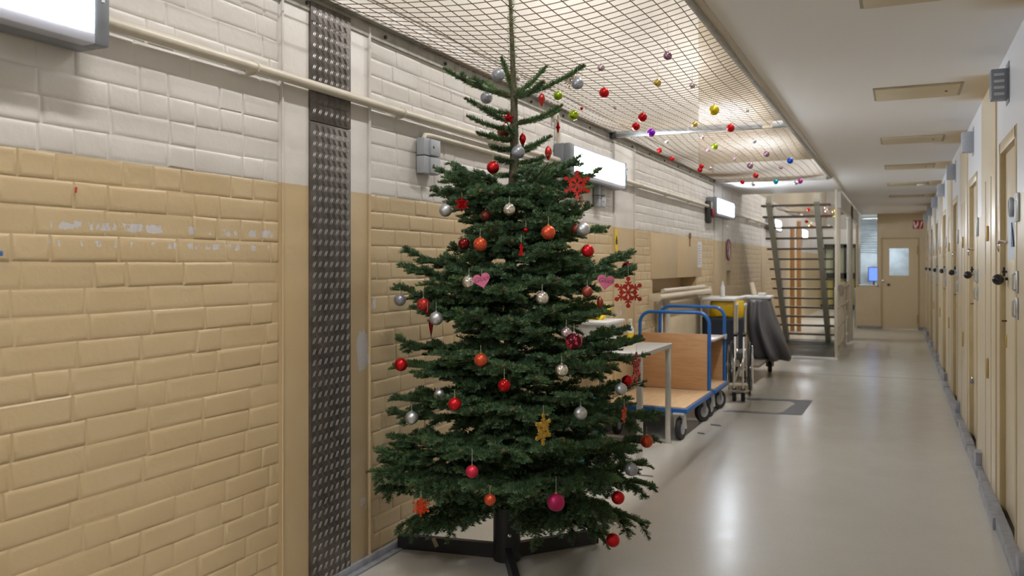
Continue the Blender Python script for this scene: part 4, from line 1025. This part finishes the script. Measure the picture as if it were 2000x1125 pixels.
quads_to('needles', np.concatenate(INNER[1]), M_NEEDLE, inr)
print('branches', NBR, 'needles', TOTAL)
# leader needles and bare trunk needles
q = needles_on([trunk_at(345), trunk_at(250), trunk_at(190), trunk_at(110), trunk_at(30), tp[-1]], 1300, .032, (-180, 180))
quads_to('leader_needles', q, M_NEEDLE, tree)

# stand
st = thing('tree_stand', 'black steel tree stand with a tube and three feet', 'stand', (TB.x, TB.y, 0))
cyl = MB().lathe([(.060, .005), (.067, .005), (.067, .265), (.060, .265), (.060, .03), (0, .03)], (TB.x, TB.y, 0), n=36).build('tube', M_BLACK, st)
for px, py in ((779, 1072), (1166, 1062), (1023, 1210)):
    e = hit(px, py, 2, 0); 
    d = (Vector((e.x, e.y, 0)) - TB).normalized(); L = min((Vector((e.x, e.y, 0)) - TB).length, .62)
    a = TB + d * .06; f = TB + d * L; sd = Vector((-d.y, d.x, 0))
    mb = MB(); mb.obox(a + Vector((0, 0, .042)), f + Vector((0, 0, .042)), .032, .07).build('foot', M_BLACK, st)
for a_, zz in ((-1.4, .14), (.7, .21)):
    dd = RV * math.cos(a_) + FV * math.sin(a_); c0 = TB + dd * .066 + Vector((0, 0, zz))
    MB().lathe([(0, 0), (.009, 0), (.009, .012), (.005, .014), (.005, .022), (0, .022)], c0, dd, 10).build('screw', M_CHROME, st)
tk = hit(848, 1058, 2, .078); d = (TB - tk).normalized()
e = hit(779, 1072, 2, 0); dl = (Vector((e.x, e.y, 0)) - TB).normalized(); n_ = Vector((dl.y, -dl.x, 0)); 
if n_.dot(FV) > 0: n_ = -n_
c0 = TB + dl * .38 + n_ * .018
tag(MB().obox(c0 + Vector((0, 0, .078)), c0 + dl * -.02 + Vector((0, 0, .035)), .022, .001, n_).build('tape_strip', mat('beige_tape', (.38, .33, .25), .6)), 'small strip of beige tape stuck on the left foot of the stand', 'tape')

# ------------------------------------------------------------------ ornaments
def data_mesh(name, mb, smooth=40):
    me = bpy.data.meshes.new(name); me.from_pydata(mb.v, [], mb.f)
    import bmesh
    bm = bmesh.new(); bm.from_mesh(me); bmesh.ops.recalc_face_normals(bm, faces=bm.faces); bm.to_mesh(me); bm.free()
    me.materials.append(M_WHITE); me.polygons.foreach_set('use_smooth', [True] * len(me.polygons))
    if smooth < 180: me.set_sharp_from_angle(angle=math.radians(smooth))
    return me
ME_BALL = data_mesh('ball', MB().ball((0, 0, 0), 1, 32), 180)
ME_CAP = data_mesh('cap', MB().lathe([(0, .93), (.22, .95), (.22, 1.14), (.12, 1.18), (0, 1.18)], (0, 0, 0), n=14).torus((0, 0, 1.25), .09, .025, (0, 1, 0), 12, 5))
ME_STR = data_mesh('string', MB().tube([(0, 0, 0), (0, 0, 1)], 1, 5))
ME_DROP = data_mesh('drop', MB().lathe([(0, -2.1), (.3, -1.7), (.7, -1.0), (.97, -.3), (1, .1), (.85, .8), (.5, 1.4), (.15, 1.75), (0, 1.8)], (0, 0, 0), n=8), 20)
ME_SPIN = data_mesh('spindle', MB().lathe([(0, -2.6), (.4, -1.6), (.55, -.6), (1, 0), (.55, .6), (.4, 1.6), (0, 2.6)], (0, 0, 0), n=6), 10)
ME_ICE = data_mesh('icicle', MB().lathe([(0, -5.8), (.3, -3.8), (.8, -1), (1, .2), (.9, 1.2), (.4, 1.8), (0, 2)], (0, 0, 0), n=8), 30)
GOLD = mat('gold_cap', (.62, .45, .14), .3, .9); SILV = mat('silver_cap', (.6, .6, .6), .3, .9); THREAD = mat('thread', (.45, .42, .36), .6)
def inst(name, me, m, parent, sc, loc=(0, 0, 0), rot=(0, 0, 0)):
    o = bpy.data.objects.new(name, me); COL.objects.link(o); o.parent = parent
    o.scale = (sc,) * 3 if isinstance(sc, (int, float)) else sc; o.location = loc; o.rotation_euler = rot
    o.material_slots[0].link = 'OBJECT'; o.material_slots[0].material = m; return o
def flake_poly(R):
    """hexagonal snowflake arm outlines as 2D shapes (outer), in a unit circle"""
    sh = []
    for k in range(6):
        a = k * PI / 3 + PI / 2; ca, sa = math.cos(a), math.sin(a)
        rot = lambda p: ((p[0] * ca - p[1] * sa) * R, (p[0] * sa + p[1] * ca) * R)
        sh.append([rot(p) for p in ((.46, -.05), (.78, -.05), (.78, .05), (.46, .05))])
        sh.append([rot(p) for p in ((.72, -.06), (.80, -.13), (.93, -.13), (1.0, 0), (.93, .13), (.80, .13), (.72, .06))])
        for sg in (-1, 1):
            sh.append([rot((x, y * sg)) for x, y in ((.48, .0), (.60, .20), (.68, .22), (.66, .14), (.58, 0))])
            sh.append([rot((x, y * sg)) for x, y in ((.12, .0), (.16, .02), (.30, .085), (.44, .02), (.52, .03), (.50, .29), (.16, .095))])
    sh.append([(.13 * R * math.cos(a), .13 * R * math.sin(a)) for a in np.linspace(0, 2 * PI, 13)[:-1]])
    return sh
def flake(R, yaw, tilt=0, th=.004):
    ux = RV * math.cos(yaw) + FV * math.sin(yaw); uy = Vector((0, 0, 1)); mb = MB()
    for i, s in enumerate(flake_poly(R)): mb.prism(s, (0, 0, 0), ux, uy, th + .0002 * (i % 5))
    return mb
def build_local(mb, name, m, parent, smooth=30):
    me = data_mesh(name, mb, smooth); me.materials.clear(); me.materials.append(m)
    o = bpy.data.objects.new(name, me); COL.objects.link(o); o.parent = parent; return o
M_HEART = mat('pink_painted_wood', (.55, .13, .24), .5); M_STRAW = mat('straw', (.42, .27, .14), .6); M_WRED = mat('red_painted_wood', (.42, .015, .01), .5); M_GOLDW = mat('gold_paint', (.50, .30, .035), .35, .4)
def ornament(px, py, r, kind, shape, p, label, cat=None, group=None, string=None, silver=False):
    Z = proj(p)[2]; R = r * Z / F
    names = dict(ball='bauble', straw='straw_star', drop='drop_ornament', star='star_ornament', spindle='spindle_ornament', flake='snowflake', flake_side='snowflake', flake_tilt='snowflake', burr='snowflake_cluster', figure='figure_ornament', heart='heart_ornament', icicle='icicle_ornament')
    nm = names[shape]; t = thing(nm, label, 'bauble' if shape == 'ball' else 'ornament', p, group)
    m = {'heart': M_HEART, 'straw': M_STRAW, 'woodred': M_WRED, 'goldwood': M_GOLDW}.get(kind) or BM[kind]
    top = 1.3 * R
    if shape == 'ball':
        inst('ball', ME_BALL, m, t, R, rot=(0, 0, brnd.uniform(0, 6))); inst('cap', ME_CAP, GOLD if kind in ('red', 'redgloss', 'magenta', 'pinkred', 'yellow', 'gold', 'orange') else SILV, t, R * (.9 if R < .03 else .8), (0, 0, R * (.02 if R < .03 else .18)))
        if kind == 'clear' or kind == 'clearpink': pass
    elif shape == 'drop': inst('body', ME_DROP, m, t, R); top = 1.8 * R
    elif shape == 'spindle': inst('body', ME_SPIN, m, t, R if kind != 'straw' else (R * .5, R * .5, R * .38)); top = 2.5 * R if kind != 'straw' else R
    elif shape == 'icicle': inst('body', ME_ICE, m, t, R); top = 2 * R
    elif shape == 'figure': build_local(MB().prism([(-R, -2.6 * R), (R * .9, -2.6 * R), (R * .5, 0), (R * .9, 0), (0, 2.6 * R), (-R * .9, .3 * R), (-R * .4, .3 * R)], (0, 0, 0), RV, (0, 0, 1), .006), 'body', m, t); top = 2.6 * R
    elif shape == 'star':
        mb = MB(); pts = []
        for k in range(10): rr_ = R if k % 2 == 0 else R * .42; a = PI / 2 + k * PI / 5; pts.append(RV * rr_ * math.cos(a) + Vector((0, 0, rr_ * math.sin(a))))
        mb._add(pts + [-FV * .01, FV * .01], [(k, (k + 1) % 10, 10) for k in range(10)] + [((k + 1) % 10, k, 11) for k in range(10)])
        build_local(mb, 'body', m, t, 5); top = R
    elif shape == 'straw':
        mb = MB()
        for k in range(16):
            a = k * PI / 8; d_ = RV * math.cos(a) + Vector((0, 0, math.sin(a))) ; mb.tube([d_ * .1 * R, d_ * R * (1 if k % 2 else .8)], [.0015, .003], 5)
        build_local(mb, 'straws', m, t); top = R
    elif shape == 'heart':
        pts = []
        for k in range(40):
            a = 2 * PI * k / 40; pts.append((16 * math.sin(a) ** 3 / 17 * R, (13 * math.cos(a) - 5 * math.cos(2 * a) - 2 * math.cos(3 * a) - math.cos(4 * a)) / 17 * R))
        rl = .25 if px < 1000 else -.12; ux = RV * math.cos(rl) + Vector((0, 0, 1)) * math.sin(rl); uy = ux.cross(FV) * -1
        if uy.z < 0: uy = -uy
        build_local(MB().prism(pts, (0, 0, 0), ux, uy, .004), 'body', m, t)
        cu = bpy.data.curves.new('writing', 'FONT'); cu.body = 'Glück'; cu.size = R * .72; cu.align_x = 'CENTER'; cu.align_y = 'CENTER'; cu.shear = .35; cu.extrude = .0003; cu.offset = -.0002
        cu.materials.append(mat('dark_pen', (.10, .015, .04), .6))
        tmp = bpy.data.objects.new('writing', cu); COL.objects.link(tmp); bpy.context.view_layer.update()
        me = bpy.data.meshes.new_from_object(tmp.evaluated_get(bpy.context.evaluated_depsgraph_get())); bpy.data.objects.remove(tmp)
        w_ = bpy.data.objects.new('writing', me); COL.objects.link(w_); w_.parent = t
        M3 = Matrix((ux, uy, ux.cross(uy))).transposed()
        w_.rotation_euler = M3.to_euler(); w_.location = ux.cross(uy) * .0024 + uy * R * .10
        top = .5 * R
    elif shape in ('flake', 'flake_side', 'flake_tilt'):
        yaw = {'flake': .12, 'flake_side': 1.15, 'flake_tilt': 1.0}[shape]; build_local(flake(R, yaw, th=.005), 'body', m, t, 20); top = R
    elif shape == 'burr':
        mb = MB()
        for yaw in (0, 1.05, 2.1):
            for s in flake_poly(R): mb.prism(s, (0, 0, 0), RV * math.cos(yaw) + FV * math.sin(yaw) * .5, Vector((0, 0, 1)) + FV * .3 * math.sin(yaw), .003)
        build_local(mb, 'body', m, t, 20); top = R * .8
    L = string if string is not None else brnd.uniform(.02, .035)
    inst('hanger', ME_STR, THREAD, t, (.0009, .0009, L), (0, 0, top))
    return t
for (px, py, r, kind, shape, ex, lb), p in zip(ORN, ORNP):
    ornament(px, py, r, kind, shape, p, lb, string={'922': .06, '1086': .06, '1197': .085, '1227': .05, '842': .01}.get(str(px)))

NETB = [
 (1304,109,8.5,'mauve','mauve bauble high under the net, topmost of all hanging from it'), (1174,132,7.5,'clearpink','silvery pink bauble right of the top branch tip under the net'),
 (1180,181,10,'red','satin red bauble under the net, nearest red one to the tree top'), (1284,162,7.5,'gold','glossy gold bauble under the net left of the cream column'),
 (1352,167,6,'clearpink','clear pinkish bauble right of the glossy gold one'), (1090,187,9,'green','satin lime green bauble beside the top of the tree'),
 (1120,225,10,'greengloss','glossy lime green bauble below the straw star'), (1136,212,3.2,'redgloss','tiny red bead right of the glossy green bauble'),
 (1200,210,4,'clearpink','tiny pale pink bauble below the satin red one'), (1255,229,9,'redgloss','upper of two glossy red baubles above the purple one'),
 (1242,247,8,'redgloss','lower of two glossy red baubles above the purple one'), (1272,259,8,'purple','glossy purple bauble in front of the steel channel'),
 (1395,215,10,'yellow','large yellow gold bauble in front of the cream column'), (1357,243,6,'gold','small gold bauble just above the steel channel'),
 (1427,250,8,'red','red bauble in front of the steel channel right half'), (1459,216,4,'clear','tiny clear bauble above the right end of the channel'),
 (1302,277,3.6,'silver','tiny silver bauble below the steel channel'), (1372,268,3.5,'rose','tiny rose bauble just below the channel centre'),
 (1396,286,6.5,'greengloss','glossy green bauble below the steel channel'), (1383,293,4,'rose','tiny rose bauble left below the green one'),
 (1288,294,5,'red','small red bauble upper left near the wall beyond the channel'), (1312,310,5,'red','small red bauble near the wall, second along the angle'),
 (1370,325,5,'red','upper of the pair of small red baubles by the wall angle'), (1367,332,5,'red','lower of the pair of small red baubles by the wall angle'),
 (1387,329,4,'clearpink','tiny pale bauble right of the small red pair'), (1434,311,3.6,'rose','tiny rose bauble left of the two mauve ones'),
 (1473,276,4,'silver','tiny silver bauble below the right part of the channel'), (1497,301,6,'mauve','right upper of the two small mauve baubles'),
 (1465,324,6,'mauve','left lower of the two small mauve baubles'), (1543,314,6,'blue','royal blue bauble under the far net'),
 (1525,327,4,'rose','tiny rose bauble left below the blue one'), (1476,343,5.5,'red','small red bauble in front of the end channel'),
 (1450,356,4.5,'redgloss','small red bauble left below the end channel'), (1471,360,4.2,'silver','tiny silver bauble between the two far red ones'),
 (1515,355,5,'teal','small turquoise bauble below the end channel'), (1555,357,4,'silver','tiny silver bauble left of the violet one'),
 (1563,354,5,'violet','small violet bauble at the right of the end channel'), (1011,153,6,'clear','small clear bauble just right of the leader behind the tree top'), (994,147,4,'red','small red bauble behind the leader of the tree')]
for px, py, r, kind, lb in NETB:
    h = .10 if r > 6 else .07
    Z = F * (1.15 - .06 - h) / (HY - py)
    if py > 330: Z = min(Z, 10.9 + (px - 1440) * .004); 
    if px < 1140 and py > 180: Z = max(4.4, Z * .8)
    p = P(px, py, Z)
    if p.x < XL + .06: k = (XL + .06) / p.x; p = Vector((p.x * k, p.y * k, CAMZ + (p.z - CAMZ) * k)); Z *= k
    p.y = p.y
    ornament(px, py, r, kind, 'ball', p, lb, group=None, string=max(.02, ZC + .02 + sag(min(1, max(0, (p.x - XL) / (XO - XL))), p.y) - p.z - 1.3 * r * Z / F))
fr_ = random.Random(9)
for i in range(14):
    px, py = fr_.uniform(1562, 1634), fr_.uniform(405, 446); k = fr_.choice(('red', 'gold', 'redgloss', 'clearpink'))
    Z = F * 1.0 / (HY - py); 
    if Z < 16.6: Z = 16.6
    ornament(px, py, 3.4, k, 'ball', P(px, py, Z), 'small shiny bauble in the cluster seen between the upper stair treads', group='baubles under the far net', string=max(.02, ZC + .0 - P(px, py, Z).z - .04))
for o in bpy.data.objects:
    if '_og' in o: del o['_og']
